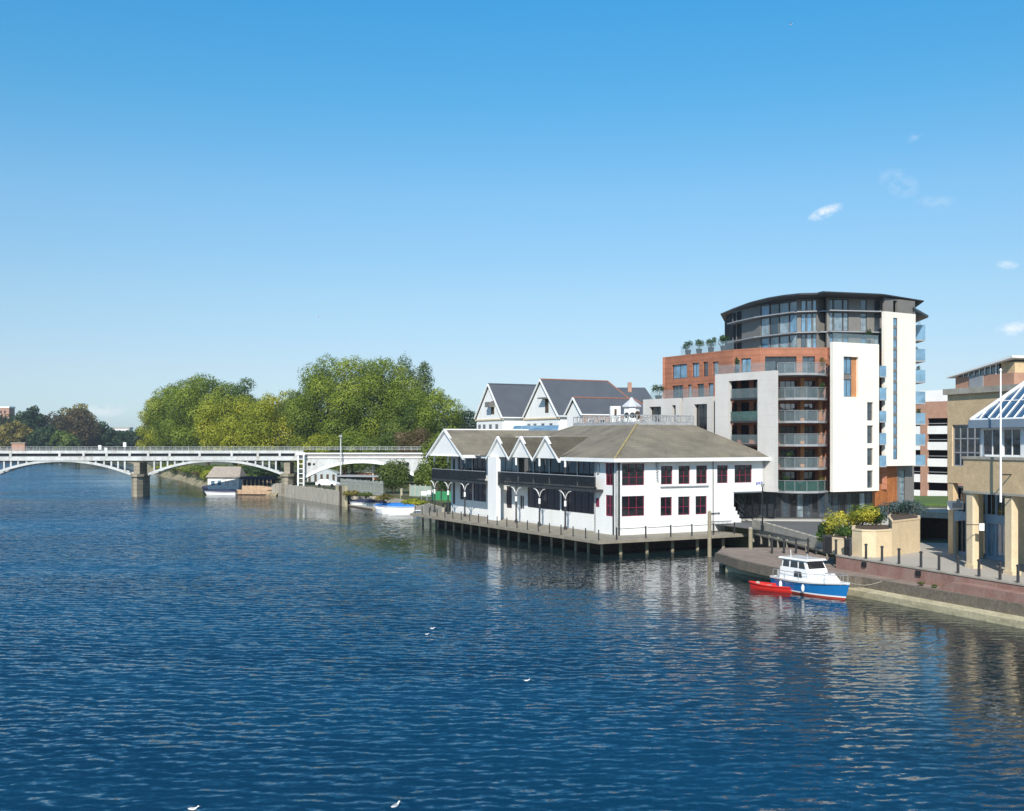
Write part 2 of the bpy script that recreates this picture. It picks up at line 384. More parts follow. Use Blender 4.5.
# clear-air tint by elevation: whitish low down, deep cyan-blue higher up
rp = N(nt,'ShaderNodeValToRGB'); L(sx.outputs[2], rp.inputs[0]); cr = rp.color_ramp
stops = ((0.0,(.48,.66,1.06)),(.01,(.514,.696,1.05)),(.0644,(.674,.750,.933)),(.1271,(.749,.888,.975)),(.214,(.706,1.039,1.147)),(.2961,(.452,1.096,1.285)),(.3721,(.333,1.145,1.441)),(.62,(.42,1.0,1.30)),(1.0,(.6,1.0,1.2)))
while len(cr.elements) < len(stops): cr.elements.new(.5)
for e, (p_, c_) in zip(cr.elements, stops): e.position = p_
for e, (p_, c_) in zip(cr.elements, stops): e.color = (*[v/1.275/2 for v in c_], 1)
ml = N(nt,'ShaderNodeMix', data_type='RGBA', blend_type='MULTIPLY'); ml.inputs[0].default_value = 1; L(sky.outputs[0], ml.inputs[6]); L(rp.outputs[0], ml.inputs[7])
mx = N(nt,'ShaderNodeMix', data_type='RGBA'); L(cm, mx.inputs[0]); L(ml.outputs[2], mx.inputs[6]); mx.inputs[7].default_value = (3.4,3.55,3.7,1)
L(mx.outputs[2], bg.inputs[0])
sl = bpy.data.lights.new('sun','SUN'); so = bpy.data.objects.new('sun', sl); C.objects.link(so)
sl.energy = 4.6; sl.angle = math.radians(.5); sl.color = (1.0,.95,.87)
sd = Vector((SV.x*math.cos(SUN_EL), SV.y*math.cos(SUN_EL), math.sin(SUN_EL)))
so.rotation_euler = sd.to_track_quat('Z','Y').to_euler(); so.location = (0,0,60)

# ------------------------------------------------------------------ river
def water_mat():
    m, nt = nt_new('river water'); L = nt.links.new
    out = N(nt,'ShaderNodeOutputMaterial'); b = N(nt,'ShaderNodeBsdfPrincipled'); L(b.outputs[0], out.inputs[0])
    b.inputs['Roughness'].default_value = .07; b.inputs['IOR'].default_value = 1.44
    tc = N(nt,'ShaderNodeTexCoord')
    def noise(scale, sx=(1,1,1), det=4, rough=.55, dist=0.0, rot=0.0):
        mp = N(nt,'ShaderNodeMapping'); mp.inputs['Scale'].default_value = sx; mp.inputs['Rotation'].default_value = (0,0,rot)
        L(tc.outputs['Object'], mp.inputs[0])
        n = N(nt,'ShaderNodeTexNoise'); n.inputs['Scale'].default_value = scale; n.inputs['Detail'].default_value = det
        n.inputs['Roughness'].default_value = rough; n.inputs['Distortion'].default_value = dist; L(mp.outputs[0], n.inputs[0]); return n.outputs[0]
    def mm(op, a, b=None):
        n = N(nt,'ShaderNodeMath', operation=op)
        for i, s in enumerate((a,b)):
            if s is None: continue
            if isinstance(s, (int,float)): n.inputs[i].default_value = s
            else: L(s, n.inputs[i])
        return n.outputs[0]
    # colour: silty blue-green, patchy
    c = noise(.02, (1,2,1), 5, .6)
    r = N(nt,'ShaderNodeMapRange'); L(c, r.inputs[0]); r.inputs[1].default_value = .35; r.inputs[2].default_value = .65
    mx = N(nt,'ShaderNodeMix', data_type='RGBA'); L(r.outputs[0], mx.inputs[0])
    mx.inputs[6].default_value = (.0012,.020,.046,1); mx.inputs[7].default_value = (.002,.036,.078,1)
    L(mx.outputs[2], b.inputs['Base Color'])
    # ripples as facet slopes: crests mostly across the view, rough in the open river, calmer in the lee of the bank
    def slope(scale, sx, k, det, rot, dist=0.3, rough=.55):
        mp = N(nt,'ShaderNodeMapping'); mp.inputs['Scale'].default_value = sx; mp.inputs['Rotation'].default_value = (0,0,rot)
        L(tc.outputs['Object'], mp.inputs[0])
        n = N(nt,'ShaderNodeTexNoise'); n.inputs['Scale'].default_value = scale; n.inputs['Detail'].default_value = det
        n.inputs['Roughness'].default_value = rough; n.inputs['Distortion'].default_value = dist; L(mp.outputs[0], n.inputs[0])
        v = N(nt,'ShaderNodeVectorMath', operation='SUBTRACT'); L(n.outputs['Color'], v.inputs[0]); v.inputs[1].default_value = (.5,.5,.5)
        w_ = N(nt,'ShaderNodeVectorMath', operation='MULTIPLY'); L(v.outputs[0], w_.inputs[0]); w_.inputs[1].default_value = (k*.65,k,0)
        return w_.outputs[0]
    s1 = slope(1.9, (.62,1.25,1), .50, 3, .10, .4, .62); s2 = slope(5.5, (.65,1.2,1), .42, 3, -.16, .3, .62); s3 = slope(.30, (.5,1.2,1), .20, 2, .25)
    v = N(nt,'ShaderNodeVectorMath', operation='ADD'); L(s1, v.inputs[0]); L(s2, v.inputs[1])
    v1 = N(nt,'ShaderNodeVectorMath', operation='ADD'); L(v.outputs[0], v1.inputs[0]); L(s3, v1.inputs[1])
    v2 = v1
    def crest(scale, rot, dist, k):          # short wind crests
        mp = N(nt,'ShaderNodeMapping'); mp.inputs['Scale'].default_value = (.8,1,1); mp.inputs['Rotation'].default_value = (0,0,rot)
        L(tc.outputs['Object'], mp.inputs[0]); wv = N(nt,'ShaderNodeTexWave'); wv.bands_direction = 'Y'; L(mp.outputs[0], wv.inputs[0])
        wv.inputs['Scale'].default_value = scale; wv.inputs['Distortion'].default_value = dist; wv.inputs['Detail'].default_value = 3; wv.inputs['Detail Scale'].default_value = 1.6; wv.inputs['Detail Roughness'].default_value = .6
        return mm('MULTIPLY', mm('SUBTRACT', wv.outputs['Fac'], .5), k)
    cy = mm('ADD', crest(.36, .12, 10, .23), crest(.66, -.17, 8, .15))
    cv = N(nt,'ShaderNodeCombineXYZ'); L(cy, cv.inputs[1]); v3 = N(nt,'ShaderNodeVectorMath', operation='ADD'); L(v1.outputs[0], v3.inputs[0]); L(cv.outputs[0], v3.inputs[1]); v2 = v3
    gust = noise(.022, (1,2.2,1), 4, .55, .5)
    gr = N(nt,'ShaderNodeMapRange'); L(gust, gr.inputs[0]); gr.inputs[1].default_value = .36; gr.inputs[2].default_value = .64
    gr.inputs[3].default_value = .60; gr.inputs[4].default_value = 1.25
    dt = N(nt,'ShaderNodeVectorMath', operation='DOT_PRODUCT'); L(tc.outputs['Object'], dt.inputs[0]); dt.inputs[1].default_value = (-.89,-.45,0)
    lee = N(nt,'ShaderNodeMapRange'); lee.interpolation_type = 'SMOOTHSTEP'; L(mm('ADD', dt.outputs['Value'], mm('MULTIPLY', mm('SUBTRACT', gust, .5), 30.0)), lee.inputs[0])
    lee.inputs[1].default_value = -50; lee.inputs[2].default_value = -20; lee.inputs[3].default_value = 0.0; lee.inputs[4].default_value = 1.0
    k = N(nt,'ShaderNodeVectorMath', operation='SCALE'); L(v2.outputs[0], k.inputs[0]); L(mm('MULTIPLY', gr.outputs[0], mm('ADD', .36, mm('MULTIPLY', lee.outputs[0], .64))), k.inputs['Scale'])
    u = N(nt,'ShaderNodeVectorMath', operation='ADD'); L(k.outputs[0], u.inputs[0])
    bi = N(nt,'ShaderNodeCombineXYZ'); L(mm('MULTIPLY', mm('ADD', lee.outputs[0], .09), -.13), bi.inputs[1]); bi.inputs[2].default_value = 1; L(bi.outputs[0], u.inputs[1])   # normals leaned toward the camera so the water reflects higher, bluer sky
    sh = N(nt,'ShaderNodeMix', data_type='RGBA'); L(lee.outputs[0], sh.inputs[0]); sh.inputs[6].default_value = (.008,.020,.022,1); L(mx.outputs[2], sh.inputs[7]); L(sh.outputs[2], b.inputs['Base Color'])   # darker green by the bank: shade there put into the water colour
    nn = N(nt,'ShaderNodeVectorMath', operation='NORMALIZE'); L(u.outputs[0], nn.inputs[0]); L(nn.outputs[0], b.inputs['Normal'])
    return m
WAVE = 2.0
m = MB(); m.quad((-6000,-300,0),(6000,-300,0),(6000,9000,0),(-6000,9000,0))
tag(m.build('river', water_mat(), None), kind='structure')

# ------------------------------------------------------------------ land
U = Vector((.882,.471)); V = Vector((-.471,.882)); P0 = Vector((8.26,104.5))    # pavilion frame: u inland, v upstream
def P(u, v): q = P0+U*u+V*v; return (q.x, q.y)
QD = Vector((.37,-.93)).normalized(); QN = Vector((.93,.37)).normalized()        # quay: downstream, inland
W0 = Vector((24.5,78)); E0 = Vector((24.8,84.2))
def WL(t, n=0.0): q = W0+Vector((.38,-.925))*t+QN*n; return (q.x, q.y)
def EL(t, n=0.0): q = E0+Vector((.34,-.94))*t+QN*n; return (q.x, q.y)
GZ = 2.2
bank = [EL(75,.35), EL(0,.35), (26.9,91), (25.0,112.5), P(18.6,9), P(8,9), P(8,46.6), (-9.5,155), (-13,168), (-22.5,187.2), (-28.6,187), (-46.4,221), (-67,248), (-93,311), (-119,368), (-162,486), (-205,592), (-420,655), (-1500,720)]
land = bank+[(-5000,900),(-5000,8000),(5500,8000),(5500,10),(300,10)]
m = MB(); m.prism(land, -2, GZ-.012); tag(m.build('ground', 'earth', None), kind='structure')
# natural stony bank running down to the water upstream of the bridge
ub = bank[11:17]; m = MB(); rows = []
random.seed(3)
for i, (a, b) in enumerate(zip(ub[:-1], ub[1:])):
    a = Vector(a); b = Vector(b); n_ = max(3, int((b-a).length/5)); d = (b-a).normalized(); nn = Vector((-d.y, d.x))
    for j in range(n_):
        p = a.lerp(b, j/n_); s_ = 1+.25*i
        rows.append([(p.x+nn.x*o_*s_*-1, p.y+nn.y*o_*s_*-1, z_) for o_, z_ in ((2.0,GZ+.05),(.3+random.uniform(-.3,.3),1.7),(-.6+random.uniform(-.4,.4),.6),(-1.5+random.uniform(-.5,.5),-.4))])
vs_ = [q for r_ in rows for q in r_]; fs_ = [(4*i+k,4*i+k+1,4*i+k+5,4*i+k+4) for i in range(len(rows)-1) for k in range(3)]
m.add(vs_, fs_); tag(m.build('riverbank', mat('stony river bank', (.26,.22,.14), .9, .4, .5, 3, .3, dirt=((.07,.10,.025), .8, .35)), None), kind='structure')
# pale promenade paving behind the quay wall
m = MB(); m.prism([EL(60,.5), EL(0,.5), (25.6,88.5), (29,95), (60,95), (60,25)], GZ-.05, GZ+.004)
tag(m.build('promenade', 'pave', None), kind='structure')
# road in front of the flats with a pale kerb, and the forecourt
m = MB(); m.prism([(27.0,91.8), (24.5,109.2), PX(700,119), PX(735,121.5), PX(770,121), PX(822,120.2), PX(842,112), PX(850,101), (30.0,92.5)], GZ-.05, GZ+.006)
tag(m.build('road', 'asphalt', None), kind='structure')
m = MB(); m.prism([PX(690,119.5), PX(735,121.5), PX(770,121), PX(822,120.2), PX(843,111.5), PX(960,111.5), PX(960,135), PX(690,140)], GZ-.05, GZ+.12)
tag(m.build('pavement', 'kerb', None), kind='structure')
m = MB(); m.prism([PX(846,108), PX(1100,108), PX(1100,97), PX(852,100)], GZ-.05, GZ+.012)
tag(m.build('service_road', 'asphalt', None), kind='structure')
m = MB(); m.prism([PX(900,150), PX(1000,150), PX(1000,170), PX(900,172)], GZ-.05, GZ+.25)
tag(m.build('grass_verge', 'grass', None), kind='structure')
# lawn at the upstream end of the pavilion
m = MB(); m.prism([P(8.5,47), (-9.1,155.5), (-12.4,168.5), (-16,178), (5,190), P(30,47)], GZ-.05, GZ+.05)
tag(m.build('lawn', 'grass', None), kind='structure')

# quay: platform, toe, brick wall
qp = [(17.75,95.6), G(740,560.5,1.25), G(762,565.5,1.25), G(787,570.5,1.25), WL(0,.55), WL(60,.55), EL(60,.3), EL(0,.3), G(830,548,1.25), G(750,547.5,1.25), G(722,548,1.25)]
t = thing('quay', (20,90,0), 'brown paved landing quay with pale concrete toe and red brick retaining wall', 'quay')
m = MB(); m.prism(qp, .95, 1.25); m.build('platform', 'quaypave', t)
m = MB(); e = qp[:6]
for a, b in zip(e[:-1], e[1:]):
    m.obox(Vector(a), Vector(b), .55, 1.30, .35, -.12)
m.build('edge_beam', 'quayedge', t)
m = MB(); a = WL(-17.5, 0); tp = [WL(-17.5), WL(60)]
q0, q1, q2, q3 = WL(-16.5,-.15), WL(60,-.15), WL(60,.5), WL(-16.5,.5)
m.add([(q0[0],q0[1],-.5),(q1[0],q1[1],-.5),(q2[0],q2[1],-.5),(q3[0],q3[1],-.5),(q0[0],q0[1],.42),(q1[0],q1[1],.42),(q2[0],q2[1],.62),(q3[0],q3[1],.62)],
      [(0,1,5,4),(1,2,6,5),(2,3,7,6),(3,0,4,7),(4,5,6,7)])
m.build('concrete_toe', 'toe', t)
m = MB(); m.obox(EL(-.0), EL(60), 1.25, 2.2, .6); m.build('brick_wall', 'redbrick', t)
m = MB(); m.obox(EL(0,-.05), EL(60,-.05), 2.2, 2.30, .7); m.build('coping', 'concrete', t)
m = MB(); a, b = EL(13.3,-.9), EL(60,-.9); m.obox(a, b, 1.25, 1.82, .9)
a, b = EL(12.0,-.9), EL(13.3,-.9); c, d_ = EL(13.3,-.02), EL(12.0,-.02)
m.add([(a[0],a[1],1.25),(b[0],b[1],1.25),(c[0],c[1],1.25),(d_[0],d_[1],1.25),(b[0],b[1],1.81),(c[0],c[1],1.81)], [(0,1,4),(3,5,2),(0,4,5,3),(0,3,2,1),(1,2,5,4)])
m.build('raised_brick_box', 'redbrick', t)
for px, py in ((722,566),(742,571)):
    x, y = G(px,py,.0); mm = MB(); mm.bar((x+.2,y+.6,-1), (x+.2,y+.6,.95), .34, 8); mm.build('pile', 'pile', t)
mm = MB(); mm.prism([G(724,557,.6), G(772,566,.6), G(790,560,.6), G(735,552,.6)], -.2, .3); mm.build('underside', 'dark_brown', t)
for k in (3.2, 9.0):                       # small drain boxes on the brick wall
    a = EL(k,-.12); b = EL(k+.45,-.12); mm = MB(); mm.obox(a, b, 1.75, 2.1, .1); mm.build('drain_hatch', 'black', t)

# weeds on the quay
for i, (px, py) in enumerate(((922,586),(934,588),(946,589),(961,592))):
    x, y = G(px, py, 1.25)
    shrub('weed_tuft', 'small green weeds growing on the brown quay ledge', x, y, 1.25, .35, .30, [(.05,.08,.02),(.14,.17,.04)], 90, .11, 40+i, 'weeds on the quay ledge', 'weed', 4)

# bollards along the promenade
b0 = None
pts = [(772,553.5),(784,553.5),(796,553.5),(808,553.8),(821,554),(836,556),(850,558.5),(866,561),(882,564),(899,566.5),(921,570),(939,573),(958,576),(979,579),(1000,582.5),(1018,586)]
for i, (px, py) in enumerate(pts):
    zb = GZ if i > 4 else 1.25
    if i > 4:
        u = upx(EL(0,.25), EL(30,.25), px); x, y = lerp(EL(0,.25), EL(30,.25), u); zb = 2.3
    else: x, y = G(px, py, zb)
    if b0 is None or i == 5:
        r = thing('bollard', (x,y,zb), 'x', 'bollard'); h = 1.35 if i < 5 else 1.12
        m = MB(); m.bar((0,0,-.1),(0,0,h-.12),.095,8,.085); m.build('post', 'dark', r, local=True, smooth=False)
        m = MB(); m.bar((0,0,h-.12),(0,0,h-.05),.125,8,.125); m.bar((0,0,h-.05),(0,0,h),.125,8,.06); m.build('cap', 'dark', r, local=True)
        b0 = r; o = r
    else: o = copy_tree(b0)
    o.location = (x,y,zb)
    if i < 5: tag(o, 'dark slim bollard standing on the brown quay behind the boats', 'bollard', 'bollards on the lower quay')
    else: tag(o, 'dark slim bollard on top of the red brick quay wall', 'bollard', 'bollards along the quay wall')

# stone parapet carrying the road behind the quay
t = thing('parapet_wall', (25,100,GZ), 'pale stone parapet wall sloping beside the grey road', 'wall')
m = MB(); A = PX(752,112.5); B = PX(836,91.3)
n = 14
for i in range(n):
    a = Vector(A).lerp(Vector(B), i/n); b = Vector(A).lerp(Vector(B), (i+1)/n); dz = .25*math.sin(3*i/n)
    m.obox(a, b, 1.45, 3.0-.035*i, .35)
m.build('wall', 'concrete', t)
m = MB(); m.obox(Vector(A)+Vector((.1,.2)), Vector(B)+Vector((.1,.2)), .3, 1.75, .3); m.build('footing', 'dark_brown', t)
for i in range(9):
    a = Vector(A).lerp(Vector(B), (i+.5)/9)+Vector((-.25,-.05)); m = MB(); m.bar((a.x,a.y,.8),(a.x,a.y,1.9),.1,6); m.build('beam_post', 'deck', t)
m = MB(); m.obox(Vector(A)+Vector((-.35,0)), Vector(B)+Vector((-.35,0)), 1.62, 1.78, .3); m.build('beam', 'deck', t)

# ------------------------------------------------------------------ boardwalk
DZ = 1.5
t = thing('boardwalk', (*P(0,0), 0), 'grey timber boardwalk on short piles round the white pavilion', 'boardwalk')
m = MB(); nb = 92
for i in range(nb):
    a, b = 5.1+(46-5.1)*i/nb, 5.1+(46-5.1)*(i+1)/nb-.03; m.prism([P(0,a),P(5.6,a),P(5.6,b),P(0,b)], DZ-.08, DZ)
nb = 44
for i in range(nb):
    a, b = 17.8*i/nb, 17.8*(i+1)/nb-.03; m.prism([P(a,0),P(b,0),P(b,5.06),P(a,5.06)], DZ-.08, DZ)
m.build('deck_boards', 'deck', t)
m = MB(); m.prism([P(-.08,-.08),P(17.9,-.08),P(17.9,.14),P(.14,.14),P(.14,46),P(-.08,46)], DZ-.30, DZ-.085); m.build('edge_beam', 'deck', t)
vs = [2.4*i+.3 for i in range(19)]
for v_ in vs: m = MB(); m.bar((*P(1.15,v_+1.0),-1.5),(*P(1.15,v_+1.0),DZ-.09),.14,7); m.build('pile', 'pile', t)
for u_ in (3.2,6.3,9.4,12.5,15.8): m = MB(); m.bar((*P(u_,1.1),-1.5),(*P(u_,1.1),DZ-.09),.17,7); m.build('pile', 'pile', t)
for v_ in [2.35*i+.6 for i in range(20)]:
    m = MB(); m.bar((*P(.35,v_),DZ),(*P(.35,v_),DZ+1.02),.06,6); m.build('post', 'dark', t)
up = [2.2,5.6,8.6,11.2,13.9,16.6]
for u_ in up: m = MB(); m.bar((*P(u_,.3),DZ),(*P(u_,.3),DZ+1.2),.085,6); m.build('post', 'dark', t)
m = MB()
for a, b in zip(up[:-1], up[1:]): m.bar((*P(a+.2,.3),DZ+1.02),(*P(b-.1,.3),DZ+1.05),.03,5)
m.build('rail', 'black', t)
t2 = thing('side_fence', (*P(15,1),DZ), 'black vertical bar fence at the end of the boardwalk', 'fence')
m = MB()
for k in range(18): u_ = 14.8+k*.17; m.bar((*P(u_,2.3),DZ),(*P(u_,2.3),DZ+1.15),.02,4)
m.build('bars', 'black', t2)
m = MB(); m.bar((*P(14.7,2.3),DZ+1.15),(*P(17.9,2.3),DZ+1.15),.035,5); m.bar((*P(14.7,2.3),DZ+.15),(*P(17.9,2.3),DZ+.15),.03,5); m.build('rail', 'black', t2)
t = thing('undercroft_wall', (*P(4,4),0), 'retaining wall under the boardwalk, darkened in colour for the shade', 'wall')
m = MB(); m.prism([P(3.6,3.6),P(20,3.6),P(20,4.2),P(4.15,4.2),P(4.15,46),P(3.6,46)], -1, DZ-.1); m.build('wall', 'dark_brown', t)  # wall coloured dark to paint the shade below the deck
x, y = G(709.5,557,0); t = thing('mooring_pile', (x,y,0), 'tall pale timber mooring pile standing in the water between boardwalk and quay', 'mooring post')
m = MB(); m.bar((0,0,-1.5),(0,0,4.3),.2,8,.17); m.build('post','pile',t,local=True); m = MB(); m.bar((0,0,4.3),(0,0,4.42),.2,8,.05); m.build('cap','toe',t,local=True)
x, y = G(750.5,556,.6); t = thing('mooring_pile', (x,y,0), 'short grey timber post where the boardwalk meets the stone parapet', 'mooring post')
m = MB(); m.bar((0,0,-1),(0,0,3.1),.2,8,.18); m.build('post','pile',t,local=True); m = MB(); m.bar((0,0,3.1),(0,0,3.2),.21,8,.08); m.build('cap','concrete',t,local=True)

# ------------------------------------------------------------------ white pavilion
pv = thing('riverside_pavilion', (*P(5,5),DZ), 'white two storey riverside restaurant with crimson windows and brown hipped roof', 'building')
FZ = 5.9      # upper floor
A, B = P(4.9,4.3), P(24.0,4.3)
def ops_px(A, B, lst): return [(upx(A,B,a), upx(A,B,b), z0, z1) for a,b,z0,z1 in lst]
upw = ops_px(A,B,[(622,644.5,6.5,8.72),(661,672.6,6.52,8.42),(678.6,690,6.52,8.42),(696.3,707.2,6.52,8.42),(717.2,728,6.52,8.42),(734.6,752,6.52,8.42)])
low = ops_px(A,B,[(621.8,644.6,3.38,5.42),(660.6,672.2,3.30,5.22),(678.2,690,3.30,5.22),(695.6,707,3.30,5.22)])
ue = upx(A,B,733.4)
m = MB(); m.wall(A, B, 5.55, 9.1, .3, upw); C1_ = lerp(A,B,ue); m.wall(A, C1_, DZ-.1, 5.55, .3, low)
m.wall(B, P(24,46), 5.55, 9.1, .3); m.wall(P(24,46), P(6.0,46), 5.55, 9.1, .3)
m.wall(P(19.9,4.4), P(19.9,46), DZ-.1, 5.55, .3); m.prism([P(19.7,4.5),P(24,4.5),P(24,46),P(19.7,46)], 5.4, 5.55)
m.wall(P(20,46), P(6.0,46), DZ-.1, 5.55, .3)
# river side, downstream pier with windows
A2, B2 = P(4.9,8.6), P(4.9,4.3)
pw = ops_px(A2,B2,[(605.5,613.6,6.5,8.75),(605.5,613.6,3.35,5.5)]); m.wall(A2, B2, DZ-.1, 9.1, .3, pw)
m.prism([P(4.9,8.6),P(6.1,8.6),P(6.1,8.3),P(4.9,8.3)], DZ-.1, 9.1)
# recessed veranda walls: low white base, ground floor glazing, upper glazing
VA, VB = P(5.8,33.2), P(5.8,8.6)
vlow = [(1.0,3.4,1.9,4.6)]
gl = ops_px(VA,VB,[(506,511.8,2.9,5.55),(519.5,524,2.9,4.6),(527.5,560,3.25,5.6),(561,594.4,3.25,5.6)])
gu = ops_px(VA,VB,[(498.5,517.5,6.15,9.0),(518,532.7,6.15,9.0),(533.2,548.7,6.15,9.0),(549.2,576.7,6.15,9.0),(577.2,594.4,6.15,9.0)])
m.wall(VA, VB, DZ-.1, 9.1, .3, gl+gu)
# pier between the two verandas
m.prism([P(3.7,28.5),P(4.3,28.5),P(4.3,30.7),P(3.7,30.7)], DZ-.1, 9.1)
WA, WB = P(6.0,46.2), P(6.0,33.2)
gl2 = ops_px(WA,WB,[(451.5,455,2.6,5.5),(460,472.4,3.3,5.6),(473,486,3.3,5.6)])
gu2 = ops_px(WA,WB,[(451.5,455,6.4,8.6),(458,471.7,6.2,9.0),(472.2,486,6.2,9.0)])
m.wall(WA, WB, DZ-.1, 9.1, .3, gl2+gu2)
m.build('wall', 'white_render', pv)
for i, op in enumerate(upw): window(pv, A, B, op, 3 if i in (0,5) else 2, 2, 'pinkframe', 'glass_dark', .14, .065, zsplit=[op[2]+.82])
for i, op in enumerate(low): window(pv, A, B, op, 3 if i == 0 else 2, 2, 'pinkframe', 'glass_dark', .14, .065, zsplit=[op[2]+.86])
for op in pw: window(pv, A2, B2, op, 2, 2, 'pinkframe', 'curtain', .1, .12)
for i, op in enumerate(gl): window(pv, VA, VB, op, 2 if i < 2 else 5, 1, 'dark' if i != 1 else 'white', 'curtain' if i != 1 else 'glass_dark', .12, .06)
for i, op in enumerate(gu): window(pv, VA, VB, op, 3, 1, 'dark', 'glass_dark' if i else 'glass_pale', .12, .06)
for i, op in enumerate(gl2): window(pv, WA, WB, op, 3, 1, 'dark', 'curtain' if i else 'glass_dark', .12, .06)
for i, op in enumerate(gu2): window(pv, WA, WB, op, 3, 1, 'dark', 'curtain' if i == 2 else 'glass_dark', .12, .06)
# sills, downpipes, ornaments
m = MB(); a, b = lerp(A,B,upw[1][0]-.1), lerp(A,B,upw[3][1]+.1); m.obox(a, b, 6.22, 6.34, .14, -.14); m.build('window_ledge', 'midgrey', pv)
m = MB()
for q in (P(4.86,4.9), P(5.1,4.22), P(17.0,4.24)): m = MB(); m.bar((*q,DZ),(*q,9.0),.045 if q[0] > 12 else .10,6); m.build('downpipe', 'dark', pv)
m = MB(); u_ = upx(A,B,657); q = Vector(lerp(A,B,u_)); d = (Vector(B)-Vector(A)).normalized(); nrm = Vector((d.y,-d.x))
for k in range(8):
    z = 8.85-k*.27; w_ = .34-.03*k; a = q-d*w_*.8+nrm*.07; b = q+d*(w_*.6)+nrm*.07; m.bar((a.x,a.y,z),(b.x,b.y,z+.08),.025,4)
    m.bar((a.x,a.y,z),(b.x,b.y,z-.17),.022,4)
m.bar((*(q+nrm*.06-d*.2),9.0),(*(q+nrm*.06+d*.15),6.75),.03,4)
m.build('hanging_ornament', 'midgrey', pv)
m = MB()                                   # row of small dark characters and two faint lamps low on the wall
u_ = upx(A,B,708.5)
for k, w_ in enumerate((.30,.16,.14,.05,.14,.16,.14,.05,.15,.13,.12)):
    if w_ > .06: m.obox(lerp(A,B,u_), lerp(A,B,u_+w_-.03), 3.22, 3.40+.05*(k%3==0), .02, -.022)
    u_ += w_
m.build('lettering', 'dark', pv)
m = MB(); u_ = upx(A,B,756)
for k in range(3): m.obox(lerp(A,B,u_+k*.32), lerp(A,B,u_+k*.32+.22), 6.25+.06*k, 6.55+.03*k, .03, -.032)
m.build('small_blue_sign', mat('small blue sign', (.16,.18,.42), .6), pv)
m = MB(); a = Vector(lerp(A2,B2,1.0)); 
vx = P(4.84,7.75)
seg = 14; ring = []
dv = Vector(P(0,1))-Vector(P(0,0))
for k in range(seg):
    a0 = 2*math.pi*k/seg; a1 = 2*math.pi*(k+1)/seg
    p0 = Vector(vx)+dv*.28*math.cos(a0); p1 = Vector(vx)+dv*.28*math.cos(a1)
    m.bar((p0.x,p0.y,8.2+.6*math.sin(a0)),(p1.x,p1.y,8.2+.6*math.sin(a1)),.05,4)
m.build('oval_ornament', 'midgrey', pv)
m = MB(); m.prism([P(4.87,8.2),P(4.87,7.6),P(4.9,7.6),P(4.9,8.2)], 4.2, 5.1); m.build('notice_board', 'pinkframe', pv)
# balconies
m = MB(); m.prism([P(3.9,28.5),P(5.8,28.5),P(5.8,8.62),P(4.88,8.62),P(4.88,6.8),P(3.9,6.8)], 5.78, 6.02); m.prism([P(3.3,46.5),P(6.0,46.5),P(6,30.72),P(3.3,30.72)], 5.78, 6.02); m.build('balcony_floor', 'dark', pv)
rail = mat('black mesh balustrade', (.016,.018,.02), .5, .3, 3, 14, alpha=.72)
m = MB(); m.prism([P(3.92,28.5),P(3.97,28.5),P(3.97,6.8),P(3.92,6.8)], 6.02, 7.3); m.prism([P(3.32,46.5),P(3.37,46.5),P(3.37,30.75),P(3.32,30.75)], 6.02, 7.25); m.prism([P(3.32,46.5),P(6.0,46.5),P(6.0,46.45),P(3.32,46.45)], 6.02, 7.25)
m.build('balustrade', rail, pv)
m = MB(); m.bar((*P(3.94,28.5),7.34),(*P(3.94,6.8),7.34),.05,6); m.bar((*P(3.34,46.5),7.3),(*P(3.34,30.75),7.3),.05,6); m.build('handrail', 'midgrey', pv)
# veranda posts with white curved brackets
for u_, v_ in ((4.05,24.1),(4.05,18.6),(4.05,13.0),(3.45,45.9),(3.45,41.6),(3.45,36.6)):
    m = MB(); m.bar((*P(u_,v_),DZ),(*P(u_,v_),5.8),.11,8,.09); m.bar((*P(u_,v_),DZ),(*P(u_,v_),DZ+.35),.19,8); m.bar((*P(u_,v_),6.0),(*P(u_,v_),9.0),.07,8)
    o = m.build('veranda_post', 'dark', pv)
    m = MB()
    for s in (-1,1):
        prev = None
        for k in range(7):
            a = math.pi/2*k/6; q = (*P(u_-.02, v_+s*(1.25*(1-math.cos(a)))), 4.5+1.15*math.sin(a))
            if prev: m.bar(prev, q, .055, 5)
            prev = q
    m.bar((*P(u_,v_),4.0),(*P(u_,v_),4.6),.13,8); m.build('bracket', 'white', o)
    m = MB(); m.bar((*P(u_,v_),8.2),(*P(u_,v_),9.05),.12,6); m.build('bracket', 'white', o)
# main roof
def roofpoly(mb, pts): mb.poly(pts)
e0, e1, e2, e3 = (4.1,3.5),(24.8,3.5),(24.8,46.6),(4.1,34.5)
EZ = 9.2; TZ = 12.85
t0, t1, t2_, t3 = (12.7,12.1),(20.4,12.1),(20.4,25.5),(12.7,25.5)
def q3(p, z): return (*P(*p), z)
m = MB()
m.quad(q3((4.1,3.5),EZ), q3((24.8,3.5),EZ), q3(t1,TZ), q3(t0,TZ))
m.quad(q3((4.1,34.0),EZ), q3((4.1,3.5),EZ), q3(t0,TZ), q3(t3,TZ))
m.quad(q3((24.8,3.5),EZ), q3((24.8,34.0),EZ), q3(t2_,TZ), q3(t1,TZ))
m.quad(q3((24.8,34.0),EZ), q3((4.1,34.0),EZ), q3(t3,TZ), q3(t2_,TZ))
m.quad(q3(t0,TZ), q3(t1,TZ), q3(t2_,TZ), q3(t3,TZ))
